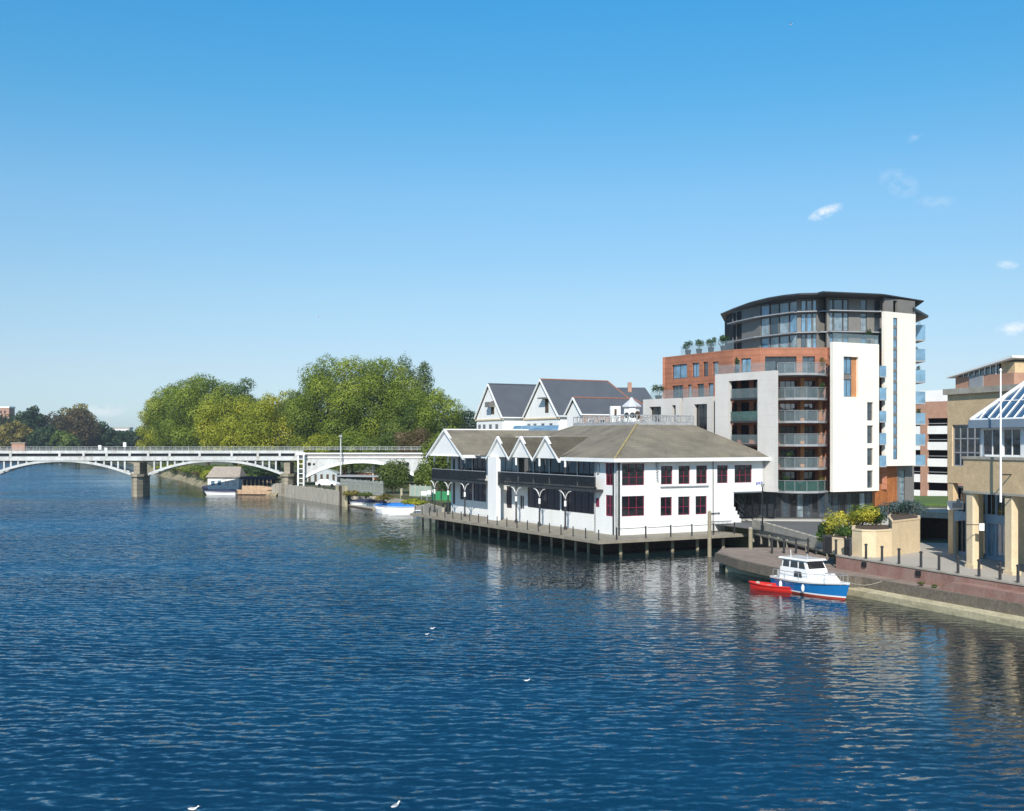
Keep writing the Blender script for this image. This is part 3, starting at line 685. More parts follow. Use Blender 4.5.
# left wing: ridge running inland
WR = 12.45; wv0, wv1, wvm = 35.3, 46.7, 41.0
m.quad(q3((2.5,wv0),EZ), q3((24.8,wv0),EZ), q3((24.8,wvm),WR), q3((2.5,wvm),WR))
m.quad(q3((2.5,wv1),EZ), q3((24.8,wv1),EZ), q3((24.8,wvm),WR), q3((2.5,wvm),WR))
m.quad(q3((4.1,33.9),EZ), q3((24.8,33.9),EZ), q3((24.8,35.4),EZ+.02), q3((4.1,35.4),EZ+.02))
# three small river gables
gz = []
for v0, v1 in ((13.9,19.7),(19.7,25.4),(25.4,31.3)):
    vm = (v0+v1)/2; gz.append((v0,v1,vm))
    m.quad(q3((3.7,v0),EZ), q3((5,v0),EZ+.38), q3((9.4,vm),11.45), q3((3.7,vm),11.45)); m.quad(q3((3.7,v1),EZ), q3((5,v1),EZ+.38), q3((9.4,vm),11.45), q3((3.7,vm),11.45))
    m.poly([q3((3.7,v0),EZ), q3((9.4,v0),EZ+2.05), q3((9.4,vm),11.45), q3((3.7,vm),11.45)])
    m.poly([q3((3.7,v1),EZ), q3((9.4,v1),EZ+2.05), q3((9.4,vm),11.45), q3((3.7,vm),11.45)])
roof = m.build('roof', 'shingle', pv)
m = MB()
m.bar(q3((4.1,3.5),EZ+.06), q3(t0,TZ+.05), .11, 6); 
m.build('hip_capping', 'hipcap', roof)
m = MB(); m.bar(q3((9.3,25.3),11.42), q3((9.3,34.0),11.42), .13, 6); m.bar(q3((2.5,wvm),WR+.02), q3((15,wvm),WR+.02), .11, 6); m.build('ridge_capping', 'white', roof)
# fascias and gable ends
m = MB()
def fas(a, b, z0=8.88, z1=9.26, th=.16):
    a = Vector(P(*a)); b = Vector(P(*b)); m.obox(a, b, z0, z1, th, -.05)
fas((4.0,3.42),(24.9,3.42)); fas((4.02,13.95),(4.02,3.4)); fas((24.85,3.5),(24.85,46.6))
fas((2.5,35.25),(6.2,35.25)); m.prism([P(4.2,3.6),P(24.7,3.6),P(24.7,46.3),P(6,46.3),P(6,34),P(4.2,34)], 9.08, 9.12)
m.prism([P(2.6,35.4),P(6,35.4),P(6,46.6),P(2.6,46.6)], 9.06, 9.10)
fas((4.3,33.6),(4.3,31.2))
m.build('fascia', 'white', pv)
def gable(u, v0, v1, z0, zt, th=.12):
    vm = (v0+v1)/2; g = MB()
    a = [q3((u,v0+.25),z0),q3((u,v1-.25),z0),q3((u,vm),zt-.25)]; b = [q3((u+th,v0+.25),z0),q3((u+th,v1-.25),z0),q3((u+th,vm),zt-.25)]
    g.add(a+b, [(0,1,2),(3,5,4),(0,3,4,1),(1,4,5,2),(2,5,3,0)]); o = g.build('gable', 'white', pv)
    g = MB()
    for vv in (v0, v1):
        p, q = Vector(q3((u-.3,vv-.0),z0-.12)), Vector(q3((u-.3,vm),zt+.06)); off = Vector((*(U*.3),0)); dn = Vector((0,0,-.30))
        g.add([p,q,q+off,p+off,p+dn,q+dn,q+dn+off,p+dn+off], [(0,1,2,3),(4,7,6,5),(0,4,5,1),(3,2,6,7),(0,3,7,4),(1,5,6,2)])
    g.build('bargeboard', 'white_render', o)
for v0, v1, vm in gz: gable(4.0, v0, v1, EZ-.1, 11.5)
gable(2.8, wv0, wv1, EZ-.1, 12.5)
# roof terrace balustrade with round medallions
m = MB(); cor = [t0,t1,t2_,t3,t0]
for a, b in zip(cor[:-1], cor[1:]):
    ln = math.hypot(b[0]-a[0], b[1]-a[1]); n = int(ln/.45)
    pa = Vector(P(*a)); pb = Vector(P(*b))
    m.bar((*pa,TZ+1.02),(*pb,TZ+1.02),.045,5); m.bar((*pa,TZ+.28),(*pb,TZ+.28),.04,5)
    m.obox(pa, pb, TZ-.05, TZ+.22, .2, -.08)
    for k in range(n+1):
        q = pa.lerp(pb, k/n); m.bar((q.x,q.y,TZ+.2),(q.x,q.y,TZ+1.02),.03 if k%5 else .07,4)
    for k in range(int(ln/2.2)):
        q = pa.lerp(pb, (k+.5)*2.2/ln); dd = (pb-pa).normalized()
        for j in range(10):
            a0 = 2*math.pi*j/10; a1 = 2*math.pi*(j+1)/10
            m.bar((q.x+dd.x*.36*math.cos(a0),q.y+dd.y*.36*math.cos(a0),TZ+.72+.36*math.sin(a0)),(q.x+dd.x*.36*math.cos(a1),q.y+dd.y*.36*math.cos(a1),TZ+.72+.36*math.sin(a1)),.045,4)
m.build('roof_balustrade', mat('pale grey iron', (.34,.35,.355), .5, .3, 2), roof)
# cupola on the roof terrace
cx, cy = PX(631.5,128.5); m = MB(); oc = [(cx+.95*math.cos(math.pi/8+i*math.pi/4), cy+.95*math.sin(math.pi/8+i*math.pi/4)) for i in range(8)]
m.prism(oc, TZ, 15.0); cu = m.build('cupola', 'white', pv)
m = MB(); prev = [(1.18,14.95),(1.18,15.1),(.75,15.45),(.35,15.75),(.12,16.1)]
for (r0,z0),(r1,z1) in zip(prev[:-1],prev[1:]): m.bar((cx,cy,z0),(cx,cy,z1+.001),r0,8,r1)
m.build('cupola_roof', mat('pale lead', (.50,.51,.53), .5, .1), cu)
for ang in (-math.pi*3/4, -math.pi/2-.0, -math.pi/4):
    g = MB(); nx_, ny_ = math.cos(ang), math.sin(ang); q = (cx+nx_*.86, cy+ny_*.86, 14.0)
    g.bar(q, (q[0]+nx_*.05, q[1]+ny_*.05, q[2]), .5 if ang == -math.pi/4 else .34, 14); g.build('louvre', 'dark_brown' if ang == -math.pi/4 else 'glass_dark', cu)
# outside stair under the overhang and the lower wing
m = MB()
for k in range(6): m.prism([P(20.1+k*.26,5.0),P(20.36+k*.26,5.0),P(20.36+k*.26,6.2),P(20.1+k*.26,6.2)], 1.6, 4.3-k*.42)
m.build('stair', 'white', pv)
m = MB(); m.bar((*P(20.2,4.9),5.6),(*P(23.6,4.9),2.6),.05,5); m.bar((*P(20.2,4.9),4.9),(*P(23.6,4.9),1.9),.09,5)
for k in range(10): u_ = 20.3+k*.35; m.bar((*P(u_,4.9),4.9-k*.31),(*P(u_,4.9),5.6-k*.31),.025,4)
m.build('stair_rail', 'black', pv)
# vegetation screen and wooden items are separate; lamp post on the road side
x, y = G(762.5,530.5,GZ); t = thing('lamp_post', (x,y,GZ), 'dark lamp post at the roadside in front of the flats', 'lamp post')
m = MB(); m.bar((0,0,-.1),(0,0,4.3),.09,8,.06); m.bar((0,0,0),(0,0,.5),.15,8); m.build('post','black',t,local=True)
m = MB(); m.bar((0,0,4.25),(0,0,4.55),.10,8,.2); m.bar((0,0,4.55),(0,0,4.7),.22,8,.05); m.build('lamp_head','midgrey',t,local=True)
# ------------------------------------------------------------------ apartment building
FL = [2.4,5.5,8.07,10.66,13.25,15.8,18.33,21.6]
ap = thing('apartment_building', (33,126,GZ), 'curved modern block of flats with terracotta, cream and grey cladding and dark overhanging roof', 'building')
def seg_windows(A, B, lst, fm='dark', gm='glass', depth=.2, nx=2, **kw):
    for op in lst:
        g = gm if not isinstance(gm, (list,tuple)) else random.choice(gm)
        window(ap, A, B, op[:4], op[4] if len(op) > 4 else nx, 1, fm, g, depth, .07, **kw)
def opx(A, B, lst): return [(upx(A,B,o[0]), upx(A,B,o[1]), *o[2:]) for o in lst]
GM = ['glass','glass_pale','glass_dark','glass','glass_blue']
# terracotta walls
A, B = PX(665,139), PX(733,127.4)
o1 = opx(A,B,[(672,687,18.75,20.5,2),(692,699,18.75,20.5,2),(703,708,18.75,20.5,1),(712.5,718.5,18.75,20.4,1),(672,683,15.9,17.9,3),(687.5,691.5,15.9,17.9,1),(697,704,15.9,17.9,2),(708,713.5,15.9,17.9,1)])
A2, B2 = PX(733,127.4), PX(760,124.9); o2 = opx(A2,B2,[(729.5+5,739.5,18.4,20.3,1),(741,751,18.4,20.5,2)])
A3, B3 = PX(760,124.9), PX(827.5,124.6)
o3 = opx(A3,B3,[(765,796.5,18.4,20.6,4),(802.5,815,18.4,20.6,2)])
for i in range(1,6):
    o3 += opx(A3,B3,[(780,797.2,FL[i]+.05,FL[i]+2.05,3),(802.5,815.4,FL[i]+.05,FL[i]+2.05,2)])
A4, B4 = PX(827.5,124.6), PX(834.5,123)
o4 = opx(A4,B4,[(828.3,832.6,FL[i]+.3,FL[i]+2.2,1) for i in range(1,7)])
m = MB(); m.wall(A,B,GZ,21.6,.35,[o[:4] for o in o1]); m.wall(A2,B2,GZ,21.6,.35,[o[:4] for o in o2]); m.wall(A3,B3,5.4,21.6,.35,[o[:4] for o in o3]); m.wall(A4,B4,5.4,21.6,.35,[o[:4] for o in o4])
m.wall(PX(878,127),PX(887,127),5.4,21.6,.35); m.wall(PX(665,139),(22,156),GZ,21.6,.3)
m.build('terracotta_wall', 'terracotta', ap)
seg_windows(A,B,o1,gm=['glass_pale','glass','glass_blue']); seg_windows(A2,B2,o2,gm=GM); seg_windows(A3,B3,o3,gm=['glass','glass_dark','glass'],depth=.3); seg_windows(A4,B4,o4,gm='glass_dark')
for a, b in ((798,801.8),(816,819.5)):
    for i in range(1,6):
        q, r = lerp(A3,B3,upx(A3,B3,a)), lerp(A3,B3,upx(A3,B3,b)); m = MB(); m.obox(q, r, FL[i]+.02, FL[i]+2.3, 1.3, -1.29); m.build('sunlit_tone_pier', 'orange', ap)  # orange colour and forward step make these piers look sunlit
# solid inside and roofs
m = MB(); m.prism([PX(667,141),(25.9,128.6),(28.3,126.2),(35.0,126.0),(36.2,124.6),(41.3,127.9),(46.2,129.6),(50.3,151),(24,157)], 2.2, 21.5); m.build('core', 'interior', ap)
m = MB(); m.prism([PX(666,139.4),(25.7,127.8),(28.2,125.3),(35.0,125.0),(41.3,126.9),(47.4,129),(50.3,151),(24,157)], 21.5, 21.62); m.build('roof_terrace', 'midgrey', ap)
# stone frame with balconies inside, its shading put into the grey
FA, FB = PX(715,125.6), PX(775,118.4)
fo = [(upx(FA,FB,728.6), upx(FA,FB,757.5), 5.9, 17.75)]
m = MB(); m.wall(FA,FB,5.5,18.6,.5,fo); fd = (Vector(FB)-Vector(FA)).normalized(); fn = Vector((-fd.y,fd.x))
m.prism([Vector(FA)+fn*.5, Vector(FA)+fd*.5+fn*.5, Vector(FA)+fd*.5+fn*5, Vector(FA)+fn*5], 5.5, 18.59); m.prism([Vector(FB)-fd*.8+fn*.5, Vector(FB)+fn*.5, Vector(FB)+fn*.5+Vector((.5,3.2)), Vector(FB)-fd*.8+fn*.5+Vector((.5,3.0))], 5.5, 18.59)
m.prism([Vector(FA)+fn*.5+fd*.5, Vector(FB)+fn*.5-fd*.8, Vector(FB)+fn*2-fd*1.2, Vector(FA)+fn*5+fd*.5], 18.4, 18.58)
m.prism([Vector(FA)+fn*.5+fd*.5, Vector(FB)+fn*.5-fd*.8, Vector(FB)+fn*2-fd*1.2, Vector(FA)+fn*5+fd*.5], 5.52, 5.7)
m.build('stone_frame', 'stone', ap)
IA, IB = Vector(FA)+fn*2.0-fd*.2, Vector(FB)+fn*2.0-fd*1.6; Li = (IB-IA).length
io = []
for i in range(1,6): io += [(upx(IA,IB,a),upx(IA,IB,b),FL[i]+.05,FL[i]+2.15,c) for a,b,c in ((731,737,1),(740,749,2),(753.5,761,1))]
m = MB(); m.wall(IA,IB,5.45,18.5,.3,[o[:4] for o in io]); m.build('loggia_wall', 'terracotta', ap)
seg_windows(IA,IB,io,gm='glass_dark')
for i in range(1,6):
    m = MB(); m.prism([Vector(FA)+fd*(fo[0][0]+.02)+fn*.25, Vector(FA)+fd*(fo[0][1]-.02)+fn*.25, Vector(FA)+fd*(fo[0][1]+.6)+fn*1.95, Vector(FA)+fd*(fo[0][0]-1)+fn*1.95], FL[i]-.22, FL[i])
    o = m.build('balcony', 'dark', ap)
    g = MB(); g.obox(Vector(FA)+fd*(fo[0][0]+.03)+fn*.3, Vector(FA)+fd*(fo[0][1]-.03)+fn*.3, FL[i], FL[i]+1.05, .03)
    g.build('balustrade', 'glass_green' if i == 4 else 'glass_rail', o)
# central curved balconies
bf = [PX(777,122.6),PX(785,121.6),PX(795,121.0),PX(807,120.8),PX(818,121.3),PX(825,122.3),PX(827.5,123.8)]
def curved_balcony(pts, z, gm, name='balcony', backD=124.55):
    back = [(pts[-1][0], backD), (pts[0][0], backD)]
    m = MB(); m.prism(pts+back, z-.26, z-.02); o = m.build(name, 'midgrey', ap)
    g = MB()
    for a, b in zip(pts[:-1], pts[1:]): g.obox(Vector(a), Vector(b), z-.02, z+1.08, .03, .04)
    g.build('balustrade', gm, o)
    h = MB()
    for a, b in zip(pts[:-1], pts[1:]): h.bar((*a, z+1.11), (*b, z+1.11), .035, 4)
    for a in pts: h.bar((a[0],a[1]+.05,z),(a[0],a[1]+.05,z+1.1),.03,4)
    h.build('handrail', 'midgrey', o); return o
for i in range(1,6): curved_balcony(bf, FL[i], 'glass_green' if i == 1 else 'glass_rail')
curved_balcony([PX(777.5,121.4),PX(785,120.9),PX(795,120.5),PX(807,120.3),PX(818,120.8),PX(825.5,122.0),PX(828,123.6)], 18.5, 'glass_rail')
m = MB(); m.obox(Vector(FA)+fd*.1+fn*.1, Vector(FB)-fd*.05+fn*.1, 18.6, 19.6, .03); m.build('terrace_balustrade', 'glass_rail', ap)
# cream slab
SA, SB = PX(833,120.8), PX(879,124.0)
so_ = opx(SA,SB,[(843.6,858.6,15.9,20.35)])+opx(SA,SB,[(867.2,873.2,a,b) for a,b in ((13.3,15.35),(10.75,12.75),(8.3,10.2),(5.75,7.7))])
m = MB(); m.wall(SA,SB,5.4,21.9,.45,so_); sd_ = (Vector(SB)-Vector(SA)).normalized(); sn = Vector((-sd_.y,sd_.x))
sb = Vector((.295,1.0)); m.prism([Vector(SA)+sb, Vector(SA)+sd_*.5+sb, Vector(SA)+sd_*.5+sb*3.6, Vector(SA)+sb*3.6], 5.4, 21.89)
m.prism([Vector(SB)-sd_*.9+sn, Vector(SB)-sd_*.45+sn, Vector(SB)-sd_*.45+sn*2.6, Vector(SB)-sd_*.9+sn*2.6], 5.4, 21.89); m.build('cream_slab', 'cream', ap)
o = so_[0]; um = o[0]+(o[1]-o[0])*.64
seg_windows(SA,SB,[(o[0],um,18.4,20.35,2),(o[0],um,15.9,17.85,2)],gm='glass_blue',depth=.35)
m = MB(); a, b = lerp(SA,SB,o[0]), lerp(SA,SB,um); m.obox(a,b,17.85,18.4,.1,.3); m.build('spandrel_panel','greypanel',ap)
m = MB(); a, b = lerp(SA,SB,um), lerp(SA,SB,o[1]); m.obox(a,b,15.9,20.35,.1,.35); m.build('timber_reveal','orange',ap)
for o in so_[1:]: window(ap,SA,SB,o,1,2,'dark','glass',.25,.06,zsplit=[o[2]+.95])
# second slab
TA, TB = PX(884.6,125.0), PX(915.6,128.0)
to = opx(TA,TB,[(893.2,897.4,8.9,25.1)])
m = MB(); m.wall(TA,TB,8.15,25.75,.4,to); td = (Vector(TB)-Vector(TA)).normalized(); tn = Vector((-td.y,td.x))
sb = Vector((.345,1.0)); m.prism([Vector(TA)+sb*.42, Vector(TA)+td*.4+sb*.45, Vector(TA)+td*.4+sb*3.5, Vector(TA)+sb*3.5], 8.15, 25.74)
RB = (50.4,151.0)
m.wall(TB, RB, 8.15, 25.75, .4); m.build('tall_cream_slab', 'cream', ap)
seg_windows(TA,TB,[(to[0][0],to[0][1],8.9,25.1,1)],gm='glass_blue',depth=.08)
m = MB()
for k in range(1,14): z = 8.9+k*1.25; m.obox(lerp(TA,TB,to[0][0]), lerp(TA,TB,to[0][1]), z, z+.35, .04, .03)
m.build('slit_spandrels', 'greypanel', ap)
# slot balconies and flank balconies
for k, (ya, yb) in enumerate(((366,376.5),(388,399.5),(411,421.5),(433,444),(455.5,466))):
    z0, z1 = Zy(yb,124.6), Zy(ya,124.6); a, b = PX(879.6,124.2), PX(886.4,124.4); m = MB(); m.prism([a, b, (b[0],126.9),(a[0],126.9)], z0-.12, z0); o = m.build('balcony','midgrey',ap)
    g = MB(); g.obox(Vector(a),Vector(b),z0,z1,.03,.03); g.build('balustrade','glass_blue',o)
for k, (ya, yb) in enumerate(((325,339.5),(349,360.5),(370,381.5),(391.5,403),(413,423.5),(434,444.5),(455,465))):
    D = 137; z0, z1 = Zy(yb,D), Zy(ya,D); xa = PX(913.5,D)[0]; xb = PX(925.3,D)[0]
    m = MB(); m.prism([(xa-.2,D),(xb,D),(xb+.3,D+3.6),(xa,D+3.6)], z0-.16, z0); o = m.build('balcony','midgrey',ap)
    g = MB(); g.prism([(xa+.25,D),(xb,D),(xb,D+.03),(xa+.25,D+.03)], z0, z1); g.prism([(xb-.03,D+.03),(xb,D+.03),(xb+.3,D+3.6),(xb+.27,D+3.6)], z0, z1); g.build('balustrade','glass_blue',o)
# low stone volumes on the left with terrace on top
la, lb = PX(643,139.5), PX(679.5,134.2); lc, ld = PX(683,133.6), PX(712.5,129.3)
lo1 = opx(la,lb,[(649.5,661,12.2,15.3,2),(672,675.6,11.5,15.4,1)]); lo2 = opx(lc,ld,[(694,707,9.5,15.4,2)])
m = MB(); m.wall(la,lb,GZ,16.25,.6,[o[:4] for o in lo1]); m.wall(lc,ld,GZ,16.25,.6,[o[:4] for o in lo2])
ldn = (Vector(lb)-Vector(la)).normalized(); lnn = Vector((-ldn.y,ldn.x)); m.prism([Vector(la)+lnn*.6, Vector(la)+ldn*.5+lnn*.6, Vector(la)+ldn*.5+lnn*9, Vector(la)+lnn*9], GZ, 16.25)
m.build('low_stone_wall', 'stone', ap)
seg_windows(la,lb,lo1,gm='glass_dark',depth=.45); seg_windows(lc,ld,lo2,gm='glass_dark',depth=.45)
m = MB(); m.prism([Vector(la)+lnn*.65+ldn*.5, Vector(ld)+lnn*.65, PX(720,131), PX(690,146), PX(650,150)], 15.9, 16.15); m.build('low_roof', 'midgrey', ap)
m = MB(); m.obox(Vector(lb)+lnn*.7, Vector(lc)+lnn*.7, GZ, 16.2, .1); m.obox(Vector(ld)+lnn*.7, Vector(FA)+fn*.9, GZ, 16.2, .1); m.build('glazed_link', 'glass_dark', ap)
m = MB(); m.obox(Vector(PX(650,138.9)), Vector(PX(712,129.9)), 16.26, 17.3, .03, 0.1); m.build('terrace_balustrade', 'glass_rail', ap)
m = MB(); m.obox(Vector(PX(680,136.6)), Vector(PX(733,127.6)), 21.62, 22.75, .03, .1); m.build('terrace_balustrade', 'glass_rail', ap)
m = MB(); m.obox(Vector(PX(833.5,121.2)), Vector(PX(879,124.4)), 21.9, 22.95, .03, .1); m.build('terrace_balustrade', 'glass_rail', ap)
# glazed penthouse storeys
pp = [PX(732.5,140.5),PX(742,137.6),PX(760,133),PX(797,127.8),PX(817,127.2),PX(825,127.8),PX(827,126.4),PX(884.5,127.8)]
fz = [21.6,23.55,25.95,27.5]
panels = {0:[(732.5,736),(736.5,741.7)],2:[(760.5,769),(769.5,778.5),(779,788.5),(789,797)],3:[(801,806),(806.6,812),(812.6,817)],6:[(827.8,833.5),(834,843),(843.5,848.5),(860.5,866.7),(874.3,880)]}
mw = MB()
for i in range(7):
    a, b = pp[i], pp[i+1]; ops = []
    for p0_, p1_ in panels.get(i, ()):
        u0, u1 = max(.06,upx(a,b,p0_)), min(math.hypot(b[0]-a[0],b[1]-a[1])-.06, upx(a,b,p1_))
        for j in range(3): ops.append((u0,u1,fz[j]+.12,fz[j+1]-.14))
    mw.wall(a,b,21.6,27.5,.3,ops)
    for o in ops: window(ap,a,b,o,1,1,'dark',random.choice(['glass_blue','glass_blue','glass_pale','glass','glass_pale']),.1,.07)
mw.wall(PX(884.8,126.6),PX(915,129.8),25.75,27.5,.3,[(upx(PX(884.8,126.6),PX(915,129.8),893.2),upx(PX(884.8,126.6),PX(915,129.8),897.4),25.9,27.3)])
mw.build('penthouse_wall', 'greypanel', ap)
m = MB()
for i in range(7):
    a, b = Vector(pp[i]), Vector(pp[i+1]); d = (b-a).normalized(); nn = Vector((-d.y,d.x))
    for z in fz[1:3]: m.prism([a-nn*.75, b-nn*.75, b, a], z-.06, z+.06)
m.build('sunshade_ledge', 'midgrey', ap)
m = MB(); m.prism([(x,y+.5) for x,y in pp]+[(47.3,130.6),(50,150),(29,150)], 21.7, 27.4); m.build('penthouse_core', 'interior', ap)
rp = [PX(720.5,145),PX(733,139.2),PX(748,133.6),PX(765,129.6),PX(783,126.9),PX(800,125.4),PX(818,125.0),PX(824.5,123.6),PX(885,125.8),PX(924,131.5),(53.5,153),(30,155)]
m = MB(); n = len(rp); cxr = sum(p[0] for p in rp)/n; cyr = sum(p[1] for p in rp)/n
inn = [(cxr+(x-cxr)*.93, cyr+(y-cyr)*.93) for x,y in rp]
vsr = [(x,y,27.68) for x,y in rp]+[(x,y,27.46) for x,y in inn]+[(x,y,27.80) for x,y in rp]+[(x,y,27.95) for x,y in inn]
fsr = [tuple(range(n,2*n)), tuple(range(3*n,4*n))]
for i in range(n):
    j = (i+1)%n; fsr += [(i,j,n+j,n+i),(i,2*n+i,2*n+j,j),(2*n+i,3*n+i,3*n+j,2*n+j)]
m.add(vsr, fsr); m.build('roof', 'dark', ap)
m = MB(); m.prism([PX(914,129),PX(928.5,137.5),(53,146),(48,146)], 26.45, 26.7); m.build('canopy', 'dark', ap)
# glazed ground floor
ga, gb = PX(738,123.4), PX(826,122.6); gc = PX(872,125.6)
for a, b, k in ((ga,gb,12),(gb,gc,7)):
    L_ = math.hypot(b[0]-a[0],b[1]-a[1]); ops = [(L_*i/k+.05, L_*(i+1)/k-.05, 2.45, 5.1) for i in range(k)]
    m = MB(); m.wall(a,b,GZ+.1,5.35,.12,ops); m.build('shopfront_frame','dark',ap)
    for i, o in enumerate(ops): window(ap,a,b,o,1,2,'dark',random.choice(['glass_dark','glass_dark','glass','glass_pale'] if i%3 else ['glass']),.05,.05,name='shop_window',zsplit=[3.3])
m = MB(); m.prism([ga,gb,gc,PX(880,127),(41,131),(26,131)], 5.3, 5.42); m.build('soffit','midgrey',ap)
m = MB(); m.obox(Vector(PX(866,125.9)),Vector(PX(897,128.2)),3.4,8.15,.3); m.build('timber_panel','timber',ap)
m = MB(); m.wall(PX(897,128.2),PX(914,130),GZ,8.15,.3,[(.5,1.5,3.4,7.6)]); m.wall(PX(880,126.5),PX(897,128.1),GZ,3.4,.3); m.build('grey_base_wall','greypanel',ap)
window(ap,PX(897,128.2),PX(914,130),(.5,1.5,3.4,7.6),1,3,'dark','glass_pale',.1)
m = MB(); m.bar((*PX(880,122.5),3.6),(*PX(897,123.5),3.6),.05,5); m.bar((*PX(880,122.5),2.4),(*PX(880,122.5),3.6),.05,5); m.bar((*PX(897,123.5),2.4),(*PX(897,123.5),3.6),.05,5); m.build('ramp_rail','midgrey',ap)
# plants on terraces
PG = [(.02,.05,.015),(.05,.10,.03),(.09,.15,.04)]
for k, (px, D, z) in enumerate(((688,135.4,21.62),(699,133.5,21.62),(711,131.5,21.62),(723.5,129.4,21.62))):
    x, y = PX(px,D+.9); shrub('potted_bush', ['leftmost','second from left','third from left','rightmost'][k]+' of four round potted bushes on the flats roof terrace', x, y, z, .78, 1.25, PG, 520, .15, 60+k, 'potted bushes on the roof terrace', 'potted bush', 8, pot=.65)
x, y = PX(658.5,139.2); shrub('potted_bush','round potted bush on the low grey stone terrace of the flats',x,y,16.26,.95,1.4,PG,420,.17,70,None,'potted bush',7,pot=.5)
k = 0
for px, D, z, lab in ((823,122.6,18.5,'yellow green plant on the topmost curved balcony'),(822,122.4,15.8,'green plant on the second curved balcony from the top'),(790,122.0,8.07,'leafy plant on the second curved balcony from the bottom'),
        (786,122.2,5.5,'dark plant at the left of the lowest curved balcony'),(822,122.8,5.5,'orange tinged plant at the right of the lowest curved balcony'),(869,124.6,22.0,'small green plant behind glass on the cream slab terrace'),
        (883,125.5,Zy(399.5,124.6),'plant on a small balcony in the slot between the cream slabs'),(737,126.0,18.8,'small bush behind glass above the grey stone frame')):
    x, y = PX(px,D); shrub('balcony_plant', lab, x, y, z, .45, 1.45, [(.04,.07,.02),(.12,.13,.03),(.22,.14,.04)] if 'orange' in lab or 'yellow' in lab else PG, 220, .15, 80+k, 'plants on the flats balconies', 'plant', 5, pot=.4); k += 1
for j, (yb, lab) in enumerate(((339.5,'topmost'),(360.5,'second highest'),(381.5,'third highest'),(423.5,'fifth highest'))):
    x, y = PX(918,138.2); shrub('balcony_plant', 'bushy plant on the '+lab+' blue glass balcony at the right flank of the flats', x, y, Zy(yb,137), .5, 1.7, PG, 220, .15, 95+j, 'plants on the flats balconies', 'plant', 5, pot=.4)

# ------------------------------------------------------------------ multi-storey car park behind
t = thing('car_park_building', (66,175,GZ), 'white banded multi storey car park with pink brick piers', 'building')
A, B = PX(897,180), PX(955,172)
def at(px, dn=0): q = Vector(lerp(A,B,upx(A,B,px))); d = (Vector(B)-Vector(A)).normalized(); return q+Vector((-d.y,d.x))*dn
def zz(py): return Zy(py,175)
m = MB()
for y0, y1 in ((434,426),(450,442),(466.5,458.5),(482.5,474.5),(498,490.5)): m = MB(); m.obox(at(899), at(952), zz(y0), zz(y1), .3); m.build('parapet', 'white', t)
m = MB(); m.obox(at(916,1), at(952,1), zz(401.5), zz(390), 3); m.build('roof_screen', 'white', t)
m = MB(); m.obox(at(897), at(952), zz(418.2), zz(401.5), .4, .02)
m.obox(at(920.8), at(927.5), GZ, zz(418.2), .5, -.12); m.obox(at(948), at(952), GZ, zz(418.2), .5, -.12); m.obox(at(899), at(903), GZ, zz(418.2), .5, -.12); m.build('pier', 'pinkbrick', t)
m = MB(); m.prism([at(898,2.5),at(952,2.5),at(952,12),at(898,12)], GZ, zz(400)); m.build('interior', 'interior', t)
m = MB(); m.prism([at(952.3,.3),at(953.6,.3),at(953.6,14),at(952.3,14)], GZ, zz(401)); m.prism([at(896.3,.3),at(897.4,.3),at(897.4,14),at(896.3,14)], GZ, zz(401)); m.prism([at(897.5,12.2),at(952.2,12.2),at(952.2,14),at(897.5,14)], GZ, zz(401)); m.build('end_wall', 'pinkbrick', t)
m = MB()
for y in (434,450,466.5,482.5,498): m.prism([at(898,.3),at(952,.3),at(952,3),at(898,3)], zz(y), zz(y)+.2)
m.build('floor_slab', 'concrete', t)
m = MB()
for y in (426,442,458.5,474.5): m.obox(at(903), at(952), zz(y)+.35, zz(y)+.45, .05, .1)
m.build('rail', 'midgrey', t)

# ------------------------------------------------------------------ tan brick riverside building
GD = Vector((.25,-.968)); GN = Vector((.968,.25)); C1 = Vector((31.7,76.2))
tb = thing('brick_riverside_building', (36,76,GZ), 'tan brick building on square columns with white framed glass roof', 'building')
def B_(s, n): q = C1+GD*s+GN*n; return (q.x, q.y)
m = MB(); m.obox(B_(-.6,-.05), B_(16,-.05), 7.55, 9.75, .8); m.prism([B_(-.6,.76),B_(.2,.76),B_(.2,9),B_(-.6,9)], 7.55, 9.75)
m.prism([B_(-.5,.8),B_(16,.8),B_(16,9),B_(-.5,9)], 7.5, 7.8)
m.build('brick_parapet', 'tanbrick', tb)
m = MB(); m.obox(B_(-.7,-.12), B_(16,-.12), 9.75, 9.93, .95); m.obox(B_(-.62,-.09), B_(16,-.09), 7.4, 7.56, .85); m.build('coping', 'concrete', tb)
for s in (0.05,3.95,7.85,11.75):
    m = MB(); m.prism([B_(s-.38,0),B_(s+.25,0),B_(s+.36,.12),B_(s+.36,.42),B_(s+.25,.52),B_(s-.38,.52)], GZ, 7.42); m.prism([B_(s-.46,-.08),B_(s+.44,-.08),B_(s+.44,.6),B_(s-.46,.6)], GZ, GZ+.25)
    m.build('column', 'palebrick', tb)
m = MB()
for s in (-5.4,): m.prism([B_(s-.35,4.4),B_(s+.35,4.4),B_(s+.35,5.0),B_(s-.35,5.0)], GZ, 7.5)
m.wall(B_(-2.8,5.2),B_(16,5.2),GZ,7.5,.3); m.build('inner_column', 'tanbrick', tb)
